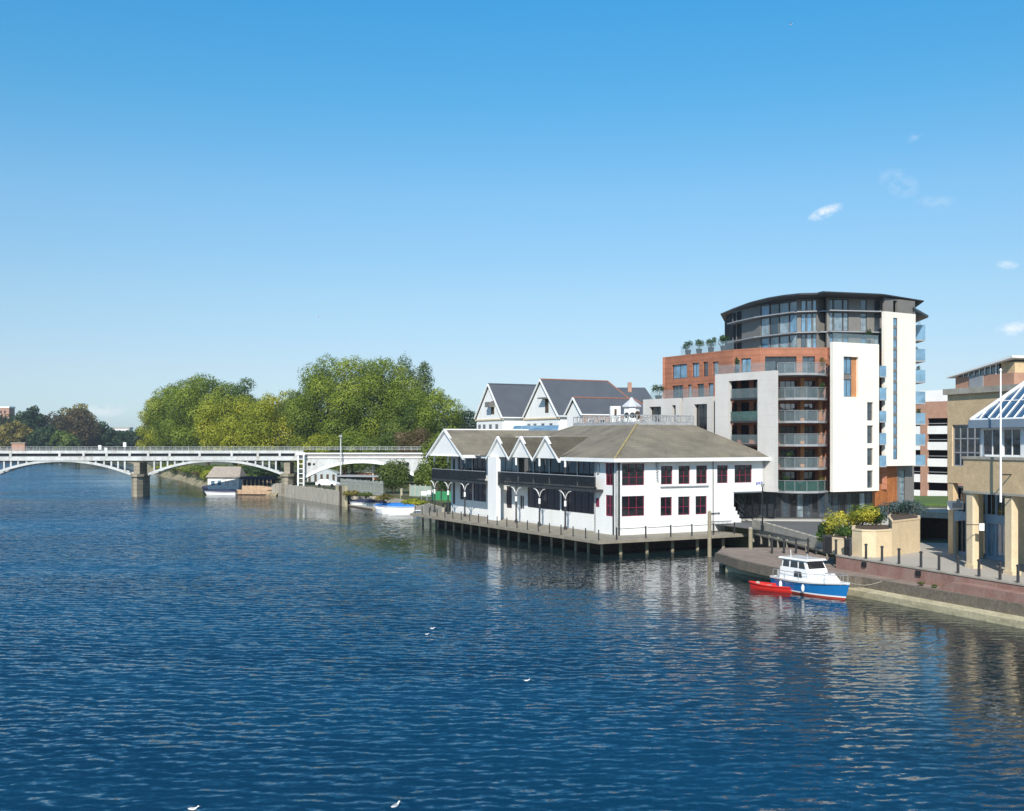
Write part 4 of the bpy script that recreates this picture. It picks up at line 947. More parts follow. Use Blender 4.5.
# blue glazed entrance behind the columns
a, b = B_(-8.5,5.25), B_(-2.85,5.25); L_ = math.hypot(b[0]-a[0],b[1]-a[1]); ops = [(L_*i/5+.06,L_*(i+1)/5-.06,z0,z1) for i in range(5) for z0,z1 in ((2.4,4.9),(5.5,7.4))]
m = MB(); m.wall(a,b,GZ,7.5,.15,ops); m.build('entrance_frame', mat('pale blue frame',(.22,.32,.40),.5,.1), tb)
for o in ops: window(tb,a,b,o,2,1,'midgrey','glass_blue' if o[2] < 3 and o[0] > 2.2 else 'glass_dark',.08,.05,name='entrance_window')  # dark panes at the left paint the shaded void there
# clerestory glazing and glass hip roof
m = MB(); ops = [(.25,2.2,9.98,11.85),(2.3,4.05,9.98,11.85),(4.5,6.2,9.98,11.85),(6.4,9.4,9.98,11.85),(9.6,12.6,9.98,11.85)]
m.wall(B_(.15,.7),B_(14,.7),9.85,11.9,.2,ops); m.wall(B_(.15,5),B_(.15,.7),9.85,11.9,.2)
m.build('glazing_frame','white',tb)
for o in ops: window(tb,B_(.15,.7),B_(14,.7),o,2,1,'white','glass_dark',.08,.09)
m = MB(); m.obox(B_(-.3,.1),B_(15,.1),11.9,12.42,.6); m.prism([B_(-.3,.71),B_(.3,.71),B_(.3,5.4),B_(-.3,5.4)],11.9,12.42); m.build('gutter', mat('blue grey gutter',(.22,.28,.34),.5,.1), tb)
e_a, e_b = (-.2,.25), (15,.25); r_a = (2.4,2.75); zt = 15.05; zb = 12.42
m = MB()
def R3(p, z): return (*B_(*p), z)
m.quad(R3((-.2,.25),zb),R3((15,.25),zb),R3((15,2.75),zt),R3((2.4,2.75),zt)); m.poly([R3((-.2,5.25),zb),R3((-.2,.25),zb),R3((2.4,2.75),zt)]); m.quad(R3((15,5.25),zb),R3((-.2,5.25),zb),R3((2.4,2.75),zt),R3((15,2.75),zt))
gr = m.build('glass_roof','glass_roof',tb)
m = MB()
def rb(p, z0, q, z1, r=.07): m.bar(R3(p,z0+.05), R3(q,z1+.05), r, 5)
rb((-.2,.25),zb,(2.4,2.75),zt,.13); rb((-.2,5.25),zb,(2.4,2.75),zt,.1); rb((2.4,2.75),zt,(15,2.75),zt,.12); rb((-.2,.25),zb,(15,.25),zb,.09)
for k in range(1,18):
    s = -.2+k*.85; s2 = s
    f = min(1.0,(s+.2)/2.6)
    rb((s,.25),zb,(s,.25+2.5*f),zb+(zt-zb)*f,.055)
rb((1.05,1.45),zb+(zt-zb)*.48,(15,1.45),zb+(zt-zb)*.48,.045)
m.build('roof_bars','white',gr)
# taller rear block with cornice and window grid
K0 = Vector((34.05,86.0))
def K_(s, n): q = K0+GD*s+GN*n; return (q.x, q.y)
ops = [(.55,3.9,9.05,12.25)]
m = MB(); m.wall(K_(0,0),K_(13,0),7.75,14.6,.4,ops); m.prism([K_(0,.4),K_(.4,.4),K_(.4,13),K_(0,13)],7.75,14.59); m.prism([K_(.4,1.5),K_(13,1.5),K_(13,13),K_(.4,13)],7.75,14.5)
m.prism([K_(.0,.05),K_(.6,.05),K_(.6,.5),K_(.0,.5)],GZ,7.75)
p = [K_(0,0),K_(0,.9)]; q = [K_(4.5,0),K_(4.5,.9)]
m.add([(*p[0],7.75),(*p[1],7.75),(*q[1],7.75),(*q[0],7.75),(*lerp(K_(0,0),K_(4.5,0),.05),7.7),(*q[0],8.9)],[(0,1,2,3)])
m.build('rear_block', 'tanbrick', tb)
for o in ops: window(tb,K_(0,0),K_(13,0),o,4,3,'midgrey','glass_dark',.15,.1)
m = MB(); m.prism([K_(-.25,-.25),K_(13,-.25),K_(13,13),K_(-.25,13)],14.6,15.05); m.build('cornice','concrete',tb)
m = MB(); m.prism([K_(.3,.5),K_(6.9,.5),K_(6.9,7),K_(.3,7)],15.05,15.95); m.build('upstand','pinkbrick',tb)
m = MB(); m.obox(K_(2.0,.44),K_(3.6,.44),15.1,15.93,.05); m.build('louvre_panel','midgrey',tb)
cl = [(.2,1.5,15.95,15.97),(9.3,1.5,15.95,17.35)]
m = MB(); a, b, c, d_ = K_(.4,.6), K_(5.2,.6), K_(5.2,6.8), K_(.4,6.8)
m.add([(*a,15.95),(*b,15.95),(*c,15.95),(*d_,15.95),(*a,15.98),(*b,16.75),(*c,16.75),(*d_,15.98)],[(0,1,5,4),(1,2,6,5),(2,3,7,6),(3,0,4,7),(4,5,6,7)]); o = m.build('clerestory','glass',tb)
for k in range(7): s = 1.2+k*.62; m = MB(); m.bar((*K_(s,.56),15.95),(*K_(s,.56),15.98+(s-.4)/4.8*.77),.05,4); m.build('mullion','white',o)
m = MB(); a, b, c, d_ = K_(-.3,.1), K_(7.2,.1), K_(7.2,7.3), K_(-.3,7.3)
m.add([(*a,15.92),(*b,17.0),(*c,17.0),(*d_,15.92),(*a,16.02),(*b,17.16),(*c,17.16),(*d_,16.02)],[(0,1,2,3),(4,5,6,7),(0,1,5,4),(1,2,6,5),(2,3,7,6),(3,0,4,7)]); m.build('slanted_roof','white',tb)
m = MB(); m.prism([K_(5.35,.65),K_(6.8,.65),K_(6.8,6.6),K_(5.35,6.6)],15.95,16.75); m.build('end_wall','tanbrick',tb)
# underpass beside it
t = thing('underpass_portal', (37,98,GZ), 'dark vehicle underpass with pale concrete lintel beside tan brick wall', 'underpass')
a, b = PX(919,97.5), PX(975,94.5)
m = MB(); m.obox(a,b,4.25,4.75,.8,-.3); m.prism([Vector(a)+Vector((0,.6)),Vector(b)+Vector((0,.6)),Vector(b)+Vector((1,8)),Vector(a)+Vector((1,8))],4.3,4.7); m.build('lintel','concrete',t)
m = MB(); m.prism([Vector(a)+Vector((.2,4)),Vector(b)+Vector((0,4)),Vector(b)+Vector((0,5)),Vector(a)+Vector((.2,5))],GZ,4.3); m.prism([Vector(a)+Vector((-.3,-.1)),Vector(a)+Vector((.15,-.1)),Vector(a)+Vector((.5,7)),Vector(a)+Vector((0,7))],GZ,4.3); m.build('inner_wall','dark_brown',t)  # walls coloured dark to paint the shade inside the opening
# flagpole on the brick building front
x, y = B_(4.3,-.9); t = thing('flagpole', (x,y,7.0), 'slender white flagpole rising in front of the glass roof', 'flagpole')
m = MB(); m.bar((0,0,0),(0,0,8.6),.075,8,.05); m.bar((0,0,8.6),(0,0,8.75),.1,8,.02); m.build('pole','white',t,local=True)
for z in (.3,1.8): m = MB(); m.bar((0,0,z),(.8,.25,z),.05,6); m.build('bracket','dark',t,local=True)
# hanging sign boards on the column
x, y = PX(954.5,83.5); t = thing('sign_board', (x,y,GZ), 'white and pale blue sign boards on a thin post beside the brick columns', 'sign')
m = MB(); m.bar((0,0,0),(0,0,4.2),.05,6); m.build('post','midgrey',t,local=True)
m = MB(); m.box(-.55,.65,-.06,-.02,3.6,4.25); m.build('board','white',t,local=True)
m = MB(); m.box(-.2,.55,-.12,-.075,3.72,4.1); m.box(.1,.35,-.13,-.122,4.1,4.4); m.build('emblem','midgrey',t,local=True)
m = MB(); m.box(0,.55,-.06,-.02,2.75,3.5); m.build('lower_board',mat('pale blue board',(.35,.48,.60),.6),t,local=True)
x, y = B_(1.35,-.25); t = thing('sign_board', (x,y,5.2), 'small white projecting sign at the right of the first brick column', 'sign')
m = MB(); m.box(-.02,.32,-.05,0,-.3,.2); m.build('board','white',t,local=True); m = MB(); m.bar((-.9,.05,.1),(0,.0,.1),.03,5); m.build('arm','dark',t,local=True)

# ------------------------------------------------------------------ brick planters and planting
def planter(pts, z1, name, label, cap=True):
    t = thing(name, (*pts[0],GZ), label, 'planter'); m = MB(); m.prism(pts, GZ-.05, z1); m.build('wall', 'palebrick', t)
    if cap:
        cx_ = sum(p[0] for p in pts)/len(pts); cy_ = sum(p[1] for p in pts)/len(pts); q = [(cx_+(x-cx_)*1.02, cy_+(y-cy_)*1.02) for x,y in pts]
        m = MB(); m.prism(q, z1+.003, z1+.12); m.build('coping', 'palebrick', t)
        q = [(cx_+(x-cx_)*.86, cy_+(y-cy_)*.86) for x,y in pts]
        m = MB(); m.prism(q, z1+.11, z1+.14); m.build('soil', 'dark_brown', t)
    return t
def gp(px, py): return G(px, py, GZ)
planter([gp(852,555.5),gp(862,557),gp(876,557.5),gp(892,556.3),PX(892.5,87),PX(888,88.5),PX(853,88.5)], 4.15, 'brick_planter', 'large curved tan brick planter holding yellow shrubs')
planter([gp(892,556),gp(905,553.8),gp(920,551.5),PX(920,90.5),PX(908,92.5),PX(889,92.5),PX(888.5,89)], 4.75, 'brick_planter', 'taller tan brick planter beside the dark underpass')
planter([gp(832,553.5),gp(846,555),PX(847,88),PX(834,89)], 3.35, 'brick_planter', 'small low tan brick planter at the left end')
x, y = gp(827.5,553); t = thing('litter_bin', (x,y,GZ), 'tall dark litter bin beside the low tan brick planter', 'litter bin')
m = MB(); m.prism([(-.3,-.3),(.3,-.3),(.3,.3),(-.3,.3)],0,1.25); m.build('body','black',t,local=True); m = MB(); m.prism([(-.35,-.35),(.35,-.35),(.35,.35),(-.35,.35)],1.26,1.4); m.build('lid','dark',t,local=True)
x, y = gp(847.5,556.5); t = thing('litter_bin', (x,y,GZ), 'slim dark cabinet between the low planter and the curved planter', 'cabinet')
m = MB(); m.prism([(-.2,-.2),(.2,-.2),(.2,.2),(-.2,.2)],0,1.3); m.build('body','black',t,local=True); m = MB(); m.prism([(-.24,-.24),(.24,-.24),(.24,.24),(-.24,.24)],1.31,1.4); m.build('lid','dark',t,local=True)
YL = [(.10,.16,.02),(.45,.42,.04),(.75,.66,.10)]; GR = [(.03,.07,.015),(.08,.15,.03),(.15,.24,.05)]; BL = [(.05,.09,.06),(.09,.14,.13),(.15,.21,.22)]
for i, (px, D, z, R_, H_, pal, lab) in enumerate(((862,88.0,4.2,1.45,1.75,YL,'large bright yellow shrub at the highest point of the curved planter'),(848,88.8,3.6,1.3,1.8,YL,'yellow green shrub spilling over the left of the curved planter'),
        (834,92.5,GZ,1.2,2.9,[(.04,.09,.02),(.2,.25,.03),(.5,.45,.06)],'green and yellow shrub behind the tall dark bin'),(876,88,4.2,1.0,1.3,GR,'dark green bush at the right end of the yellow shrubs'),(824,93,GZ,.8,1.9,GR,'narrow green bush at the left end of the planting'))):
    x, y = PX(px,D); shrub('flowering_shrub' if pal is YL else 'shrub', lab, x, y, z, R_, H_, pal, 1500, .16, 110+i, 'shrubs in the brick planters', 'shrub', 9)
x, y = PX(846,87.3); shrub('hanging_shrub','dark green foliage hanging over the low planter',x,y,3.1,1.0,1.3,GR,900,.15,117,'shrubs in the brick planters','shrub',8)
for i, (px, D, z) in enumerate(((880,90.5,4.2),(889,92.6,4.6),(898,92.2,4.75),(907,92,4.75),(915,91.5,4.7))):
    x, y = PX(px,D); shrub('lavender_bush', ['leftmost','second from left','middle','second from right','rightmost'][i]+' of the five blue grey bushes along the taller planter', x, y, z, 1.1, 1.35, BL, 750, .14, 120+i, 'blue grey bushes on the taller planter', 'bush', 8)
x, y = gp(910,548); 
# parked vehicles / bicycles beyond
x, y = PX(941,112); t = thing('parked_motorcycle', (x,y,GZ), 'dark motorcycle parked beyond the underpass roof', 'motorcycle')
m = MB()
for wx in (-.65,.65):
    for k in range(12):
        a0, a1 = 2*math.pi*k/12, 2*math.pi*(k+1)/12; m.bar((wx+.3*math.cos(a0),0,.32+.3*math.sin(a0)),(wx+.3*math.cos(a1),0,.32+.3*math.sin(a1)),.05,5)
m.build('wheel','black',t,local=True)
m = MB(); m.ball((0,0,.75),.5,.15,.22); m.bar((-.65,0,.32),(0,0,.7),.05); m.bar((.65,0,.32),(.4,0,1.05),.04); m.bar((.38,-.35,1.1),(.38,.35,1.1),.03); m.build('body','dark',t,local=True)
m = MB(); m.ball((-.35,0,.92),.35,.13,.08); m.build('saddle','black',t,local=True)
t.location.z = GZ+.02
# ------------------------------------------------------------------ gabled houses behind the pavilion
def house(name, label, apex, D, zr, ze, half, length, base=GZ, windows=True, hip=0.0, balcony=None):
    q = PX(apex, D); t = thing(name, (*q, base), label, 'house')
    c = Vector(q)
    def H(a, b): p = c+U*a+V*b; return (p.x, p.y)
    m = MB(); m.prism([H(.3,-half+.4),H(length,-half+.4),H(length,half-.4),H(.3,half-.4)], base, ze)
    a = [(*H(.3,-half+.4),ze),(*H(.3,half-.4),ze),(*H(.3,0),zr-.35)]; b = [(*H(.7,-half+.4),ze),(*H(.7,half-.4),ze),(*H(.7,0),zr-.35)]
    m.add(a+b,[(0,1,2),(3,5,4),(0,3,4,1),(1,4,5,2),(2,5,3,0)]); w_ = m.build('wall','white_render',t)
    m = MB()
    m.quad((*H(0,-half),ze-.1),(*H(length,-half),ze-.1),(*H(length-hip,0),zr),(*H(0,0),zr)); m.quad((*H(0,half),ze-.1),(*H(length,half),ze-.1),(*H(length-hip,0),zr),(*H(0,0),zr))
    m.poly([(*H(length,-half),ze-.1),(*H(length,half),ze-.1),(*H(length-hip,0),zr)])
    r = m.build('roof','slate',t)
    m = MB()
    for s in (-1,1): m.bar((*H(-.05,s*half),ze-.15),(*H(-.05,0),zr-.05),.17,4)
    m.bar((*H(-.1,-half),ze-.15),(*H(length,-half),ze-.15),.16,4); m.build('bargeboard','white',t)
    m = MB(); m.bar((*H(0,0),zr+.05),(*H(length-hip,0),zr+.05),.13,5)
    if hip: m.bar((*H(length-hip,0),zr+.05),(*H(length,-half),ze),.12,5)
    m.build('ridge_tiles','ridge_tile' if hip else 'slate',r)
    if windows:
        for v_ in (-half*.55,-half*.1,half*.35,half*.7):
            A_, B_2 = H(.26,v_+.55), H(.26,v_-.55); L_ = math.hypot(B_2[0]-A_[0],B_2[1]-A_[1]); window(t,A_,B_2,(0,L_,ze-3.0,ze-1.3),2,1,'midgrey','glass_dark',-.04,.1)
        # dark loft door with a little balcony in the gable
        v0 = balcony if balcony is not None else -half*.12
        m = MB(); m.prism([H(.28,v0-.9),H(.34,v0-.9),H(.34,v0+.4),H(.28,v0+.4)], ze+.6, ze+3.2); m.build('loft_door','dark_brown',t)
        m = MB(); m.prism([H(-.9,v0-1.4),H(.3,v0-1.4),H(.3,v0+1.2),H(-.9,v0+1.2)], ze+3.2, ze+3.45) if hip else m.prism([H(-.9,v0-1.1),H(.3,v0-1.1),H(.3,v0+.8),H(-.9,v0+.8)], ze+2.0, ze+3.0)
        m.build('loft_balcony','greypanel',t)
        m = MB(); m.prism([H(.1,-half),H(.3,-half),H(.3,half),H(.1,half)], ze-.55, ze-.3); m.build('string_course','palebrick',t)
    return t, H
t, H1 = house('gabled_house','leftmost white gabled house with steep slate roof behind the pavilion',488,216,22.2,15.6,6.0,17,balcony=-1.2)
m = MB(); q = [H1(9,-6.9),H1(12,-6.9)]; 
zc = 18.6; a, b, c = H1(8.6,-6.2), H1(11.6,-6.2), H1(10.1,-6.2); a2, b2, c2 = H1(8.6,-3), H1(11.6,-3), H1(10.1,-3)
m.add([(*a,16.6),(*b,16.6),(*c,zc),(*a2,16.6),(*b2,16.6),(*c2,zc),(*a,14.6),(*b,14.6)],[(0,1,2),(0,6,7,1),(0,2,5,3),(1,4,5,2)]); m.build('dormer','white',t)
m = MB(); m.prism([H1(12.4,-3.1),H1(13.0,-3.1),H1(13.6,-2.2),H1(13.0,-2.2)],18.6,18.85); m.build('roof_light','glass_pale',t)
house('gabled_house','tallest white gabled house with wide slate roof behind the pavilion',540,205,22.5,15.6,6.7,20.5,hip=5.5,balcony=-1.8)
t3_, H3 = house('gabled_house','small white gable with slate roof in front of the tallest house',573,190,18.5,15.6,2.9,17,windows=False,hip=4.5)
m = MB(); m.prism([H3(.25,-2.95),H3(17.5,-2.95),H3(17.5,-2.6),H3(.25,-2.6)],GZ,15.35); m.build('brick_front','pinkbrick',t3_)
for k in range(7):
    A_, B_2 = H3(1.2+k*2.2,-3.0), H3(2.4+k*2.2,-3.0); window(t3_,A_,B_2,(0,1.2,13.3,14.8),2,1,'white','glass',-.03,.1)
m = MB(); q = PX(610.5,186); m.prism([q,(q[0]+1.7,q[1]),(q[0]+1.7,q[1]+2),(q[0],q[1]+2)],13.8,16.9); o = m.build('white_dormer','white',t3_)
m = MB(); m.box(q[0]+.65,q[0]+1.05,q[1]-.03,q[1],15.2,16.4); m.build('slit_window','dark_brown',o)
t4 = thing('slate_roofed_house', (*PX(630,228),GZ), 'long slate roofed house behind, just left of the flats', 'house')
D = 228; m = MB(); m.prism([PX(600,D),PX(655,D),PX(655,D+12),PX(600,D+12)],GZ,Zy(402,D)); m.build('wall','pinkbrick',t4)
m = MB(); z0, z1 = Zy(402,D), Zy(387.5,D+6); a, b, c, d_ = PX(598,D-.4), PX(655,D-.4), PX(645,D+6), PX(604,D+6); e, f = PX(655,D+12.4), PX(598,D+12.4)
m.add([(*a,z0),(*b,z0),(*c,z1),(*d_,z1),(*e,z0),(*f,z0)],[(0,1,2,3),(4,5,3,2),(1,4,2),(5,0,3)]); m.build('roof','slate',t4)
m = MB(); q = PX(628,D+4); m.prism([q,(q[0]+.8,q[1]),(q[0]+.8,q[1]+.8),(q[0],q[1]+.8)],z1-1.5,z1+1.0); m.build('chimney','pinkbrick',t4)
t5 = thing('glass_lean_to', (*PX(528,160),GZ), 'low pale glazed rooftop structure in front of the gabled houses', 'conservatory')
m = MB(); D = 158; m.prism([PX(512,D+4),PX(556,D-3),PX(558,D+2),PX(515,D+9)],GZ,12.1); m.build('wall','white',t5)
m = MB(); a, b, c, d_ = PX(511,D+3.5), PX(557,D-3.5), PX(559,D+2), PX(514,D+9)
m.add([(*a,12.1),(*b,12.1),(*c,13.3),(*d_,13.3)],[(0,1,2,3)]); m.build('glass_roof','glass_pale',t5)

# ------------------------------------------------------------------ railway bridge
br = thing('railway_bridge', (-60,216,0), 'white arched railway bridge with steel girders on stone river piers', 'bridge')
BA = Vector((-150,212.5)); BB = Vector((-17.6,220.0)); bd = (BB-BA).normalized(); bn = Vector((-bd.y,bd.x))
def bu(px): return upx(BA,BB,px)
def BP(u, k=0.0): q = BA+bd*u+bn*k; return q
def bz(py, D=217): return Zy(py, D)
W_ = 5.0
u3 = bu(300)
m = MB()
m.obox(BP(0,-.25), BP(u3,-.25), bz(453.4), bz(450.7), .5)           # top flange
m.obox(BP(0,-.25), BP(u3,-.25), bz(460.6), bz(456.4), .5)           # lower band
m.obox(BP(0,.35), BP(u3,.35), bz(456.4), bz(453.4), .12)
for px in (11,60,84,107,130,148.5,170,200,232,258,280,296):
    m.obox(BP(bu(px)-.22,-.32), BP(bu(px)+.22,-.32), bz(457), bz(452.5), .5)
m.obox(BP(0,W_), BP(u3,W_), bz(460.6), bz(450.7), .4)
m.build('girder','white_steel',br)
m = MB(); m.obox(BP(0,.3), BP(u3,.3), bz(456.3), bz(453.5), .04); m.build('girder_slot_shade','dark',br)  # dark sheet over the white web paints the shade in the slot
m = MB(); m.prism([BP(0,.5),BP(u3,.5),BP(u3,W_),BP(0,W_)], 7.3, 7.9); m.obox(BP(0,.3), BP(u3,.3), 6.9, 7.25, .25); m.build('deck','dark',br)  # deck, plus a dark strip painting the shadow below the lower band
# arch ribs of the two river spans plus the spandrel struts
def arch(mb, ua, ub, zs, zc, k, th, dep, n=28, e=2.0):
    pr = None
    for i in range(n+1):
        s = -1+2*i/n; u = (ua+ub)/2+(ub-ua)/2*s; z = zc-(zc-zs)*abs(s)**e
        if pr:
            a, b = BP(pr[0],k), BP(u,k); a2, b2 = BP(pr[0],k+dep), BP(u,k+dep)
            mb.add([(*a,pr[1]),(*b,z),(*b,z+th),(*a,pr[1]+th),(*a2,pr[1]),(*b2,z),(*b2,z+th),(*a2,pr[1]+th)],[(0,1,2,3),(4,7,6,5),(0,4,5,1),(3,2,6,7)])
        pr = (u,z)
us = [(-9,131),(148,282)]
sp = [(bu(a),bu(b)) for a,b in us]
for k_ in (-.1, 2.3, 4.6):
    for a, b in sp: m = MB(); arch(m, a, b, bz(475.5), bz(461.7), k_, .48, .5); m.build('arch_rib','white_steel',br)
for (a, b) in sp:
    L_ = b-a
    for du in (1.2,2.5,3.8,5.2,6.8):
        for u in (a+du, b-du):
            s = abs((u-(a+b)/2)/((b-a)/2)); z = bz(461.7)-(bz(461.7)-bz(475.5))*s**2
            m = MB(); m.obox(BP(u-.16,-.05), BP(u+.16,-.05), z+.5, bz(460.6), .35); m.build('spandrel_strut','white_steel',br)
# piers
for (pxa, pxb, base) in ((131.5,143.0,-2),(281.5,293,-1)):
    m = MB(); a, b = bu(pxa), bu(pxb); w_ = b-a
    pts = [BP(a,0),BP(a+.8,-1.4),BP(b-.8,-1.4),BP(b,0),BP(b,W_),BP(b-.8,W_+1.4),BP(a+.8,W_+1.4),BP(a,W_)]
    m.prism(pts, base, bz(474.5)); 
    m.prism([BP(a-.25,-.2),BP(a+.7,-1.7),BP(b-.7,-1.7),BP(b+.25,-.2),BP(b+.25,W_),BP(a-.25,W_)], bz(476.5), bz(474))
    m.prism([BP(a+w_*.24,-.4),BP(b-w_*.24,-.4),BP(b-w_*.24,W_),BP(a+w_*.24,W_)], bz(474), bz(462.6)); m.build('stone_pier','pierstone',br)
# third span: solid white masonry arch
a, b = bu(303), bu(419.5); m = MB(); n = 30; zt_ = bz(453); z1_ = bz(462.3)
for i in range(n):
    s0, s1 = -1+2*i/n, -1+2*(i+1)/n; pts = []
    def zf(s): return bz(463.2)-(bz(463.2)-bz(480))*abs(s)**2.1
    q0, q1 = BP((a+b)/2+(b-a)/2*s0,-.1), BP((a+b)/2+(b-a)/2*s1,-.1); r0_, r1_ = q0+bn*(W_+.2), q1+bn*(W_+.2)
    m.add([(*q0,zf(s0)),(*q1,zf(s1)),(*q1,zt_),(*q0,zt_),(*r0_,zf(s0)),(*r1_,zf(s1)),(*r1_,zt_),(*r0_,zt_)],[(0,1,2,3),(4,7,6,5),(0,4,5,1),(3,2,6,7)])
m.prism([BP(b,-.1),BP(b+3,-.1),BP(b+3,W_+.1),BP(b,W_+.1)], GZ, zt_-.002)
m.build('masonry_arch','white_steel',br)
m = MB()
for i in range(n):
    s0, s1 = -1+2*i/n, -1+2*(i+1)/n; q0, q1 = BP((a+b)/2+(b-a)/2*s0,-.22), BP((a+b)/2+(b-a)/2*s1,-.22); r0_, r1_ = q0+bn*.2, q1+bn*.2
    m.add([(*q0,zf(s0)-.02),(*q1,zf(s1)-.02),(*q1,zf(s1)+.5),(*q0,zf(s0)+.5),(*r0_,zf(s0)-.02),(*r1_,zf(s1)-.02),(*r1_,zf(s1)+.5),(*r0_,zf(s0)+.5)],[(0,1,2,3),(4,7,6,5),(0,4,5,1),(3,2,6,7)])
m.build('arch_ring','white',br)
m = MB(); m.obox(BP(u3,-.5), BP(b+3,-.5), bz(454.3), bz(453), .5); m.obox(BP(u3,-.3), BP(b+3,-.3), bz(458.4), bz(457.4), .25); m.build('string_course','white',br)
m = MB(); m.obox(BP(u3,-.14), BP(b+3,-.14), bz(457.4), bz(454.3), .06); m.build('frieze', mat('stained grey stone',(.42,.40,.38),.8,.2,.8,3,dirt=((.35,.22,.16),.5,.4)), br)
for px, r in ((309.5,.36),(314,.24),(403.5,.28),(407.5,.42)):
    q = BP(bu(px),-.13); z = bz(464.4); m = MB(); m.bar((q.x,q.y,z),(q.x+bn.x*.2,q.y+bn.y*.2-.12,z),r,12); m.build('spandrel_hole','black',br)
# railings on top
m = MB(); ue_ = bu(421)
for k in range(int(ue_/1.25)+1):
    q = BP(k*1.25,-.1); m.bar((q.x,q.y,bz(450.7)),(q.x,q.y,bz(446.8)),.035,4)
for z in (bz(446.9),bz(448.3),bz(449.6)): q, r = BP(0,-.1), BP(ue_,-.1); m.bar((q.x,q.y,z),(r.x,r.y,z),.035,4)
for k in range(int(ue_/2.5)+1):
    q = BP(k*2.5,W_); m.bar((q.x,q.y,bz(450.7)),(q.x,q.y,bz(447)),.035,4)
q, r = BP(0,W_), BP(ue_,W_); m.bar((q.x,q.y,bz(447)),(r.x,r.y,bz(447)),.04,4)
m.build('railing',mat('pale galvanised rail',(.44,.46,.44),.5,.1),br)
# steel service column with rungs in front of the second pier
q = BP(bu(301.8),-1.2); t = thing('service_column', (q.x,q.y,GZ), 'white steel ladder column standing in front of the second bridge pier', 'steel column')
m = MB(); h = bz(455)-GZ
for s in (-.55,.55): m.box(s-.14,s+.14,-.2,.2,-.5,h)
m.box(-.9,.9,-.3,.3,h,h+.5); m.build('frame','white',t,local=True)
m = MB()
for k in range(7): m.box(-.41,.41,-.08,.08,.4+k*.95,.54+k*.95)
m.build('rung','white',t,local=True)
# things along the bridge
q = BP(bu(341.5),-1.6); t = thing('light_mast', (q.x,q.y,GZ), 'tall white light mast rising above the third bridge arch', 'light mast')
m = MB(); h = bz(437)-GZ; m.bar((0,0,-.2),(0,0,h),.15,8,.11); m.build('mast','white_steel',t,local=True); m = MB(); m.box(-.3,.3,-.3,.2,h,h+.35); m.build('lamp','midgrey',t,local=True)
q = BP(bu(10),5); t = thing('relay_hut', (q.x,q.y,7.9), 'small pinkish brick hut behind the bridge railing at far left', 'hut')
m = MB(); m.box(-1.3,1.3,-.8,.8,0,bz(443.5)-7.9); m.build('wall','pinkbrick',t,local=True); m = MB(); m.box(-1.45,1.45,-.95,.95,bz(443.5)-7.89,bz(443.1)-7.8); m.build('roof','concrete',t,local=True)
for px, hh, lab in ((98,446,'small white signal box on the bridge, left of the river pier'),(123,443.2,'white railway signal on the bridge just left of the river pier'),(104,448.5,'low white trackside cabinet on the bridge')):
    q = BP(bu(px),1.2); t = thing('railway_signal', (q.x,q.y,7.9), lab, 'signal'); z = bz(hh)-7.9
    m = MB(); m.bar((0,0,0),(0,0,z),.07,6); m.build('post','midgrey',t,local=True)
    m = MB(); m.prism([(-.3,-.12),(.3,-.12),(.3,.12),(-.3,.12)], z-.75, z+.15); m.build('head','white',t,local=True)
for px, zt2, lab in ((373,462,'left one of two thin white posts seen through the third arch'),(381,464,'right one of two thin white posts seen through the third arch')):
    q = PX(px,222); t = thing('post', (*q,GZ), lab, 'post'); m = MB(); m.bar((0,0,0),(0,0,5.2),.12,6,.08); m.bar((0,0,5.2),(0,0,5.4),.18,6,.1); m.build('pole','white',t,local=True)

# ------------------------------------------------------------------ bank upstream
t = thing('river_wall', (-40,205,0), 'old stone and timber river wall below the bridge end', 'wall')
m = MB(); pts = [(-48.5,223),(-46.4,220.6),(-28.6,186.6)]
for a, b in zip(pts[:-1],pts[1:]):
    L_ = math.hypot(b[0]-a[0],b[1]-a[1]); n = max(2,int(L_/1.1))
    for i in range(n):
        p, q = Vector(a).lerp(Vector(b),i/n), Vector(a).lerp(Vector(b),(i+.86)/n); m.obox(p,q,-1,2.45+random.uniform(-.12,.12),.4,-.3+random.uniform(-.05,.05))
m.build('wall','concrete',t)
m = MB(); m.obox((-29.2,188.4),(-28.4,186.2),-1,3.4,.5,-.5); m.build('dark_end_post','dark_brown',t); m = MB(); m.obox((-28.3,186.2),(-27.6,184.6),-1,3.4,.5,-.5); m.obox((-30.0,190.0),(-29.3,188.6),-1,3.4,.5,-.5); m.build('end_post','toe',t)
# low bank boards between wall and pavilion
t = thing('bank_revetment', (-20,172,0), 'pale sloping bank edging behind the small moored boats', 'bank edging')
m = MB(); m.obox((-27.6,187.0),(-22.6,187.1),-1,1.6,1.0,-.4); m.obox((-22.5,187),(-13.0,168),-1,1.6,1.0,-.4); m.obox((-13,168),(-9.5,155),-1,1.6,1.0,-.4); m.build('edging','concrete',t)
t = thing('picket_fence', (*PX(360,190),GZ), 'tall pale grey paling fence above the small moored boats', 'fence')
fa, fb = PX(341,191), PX(384,176); n = 34
m = MB()
for i in range(n): q = Vector(fa).lerp(Vector(fb),i/n); m.box(q.x-.09,q.x+.09,q.y-.03,q.y+.03,GZ,GZ+2.3+random.uniform(-.1,.1))
m.build('palings',mat('weathered grey green paling',(.20,.22,.20),.85,.2,2,8),t); m = MB(); m.bar((*fa,GZ+.5),(*fb,GZ+.5),.06,4); m.bar((*fa,GZ+1.9),(*fb,GZ+1.9),.06,4); m.build('rail','midgrey',t)
t = thing('picket_fence', (*PX(425,165),GZ), 'low pale fence panels at the back of the green lawn', 'fence')
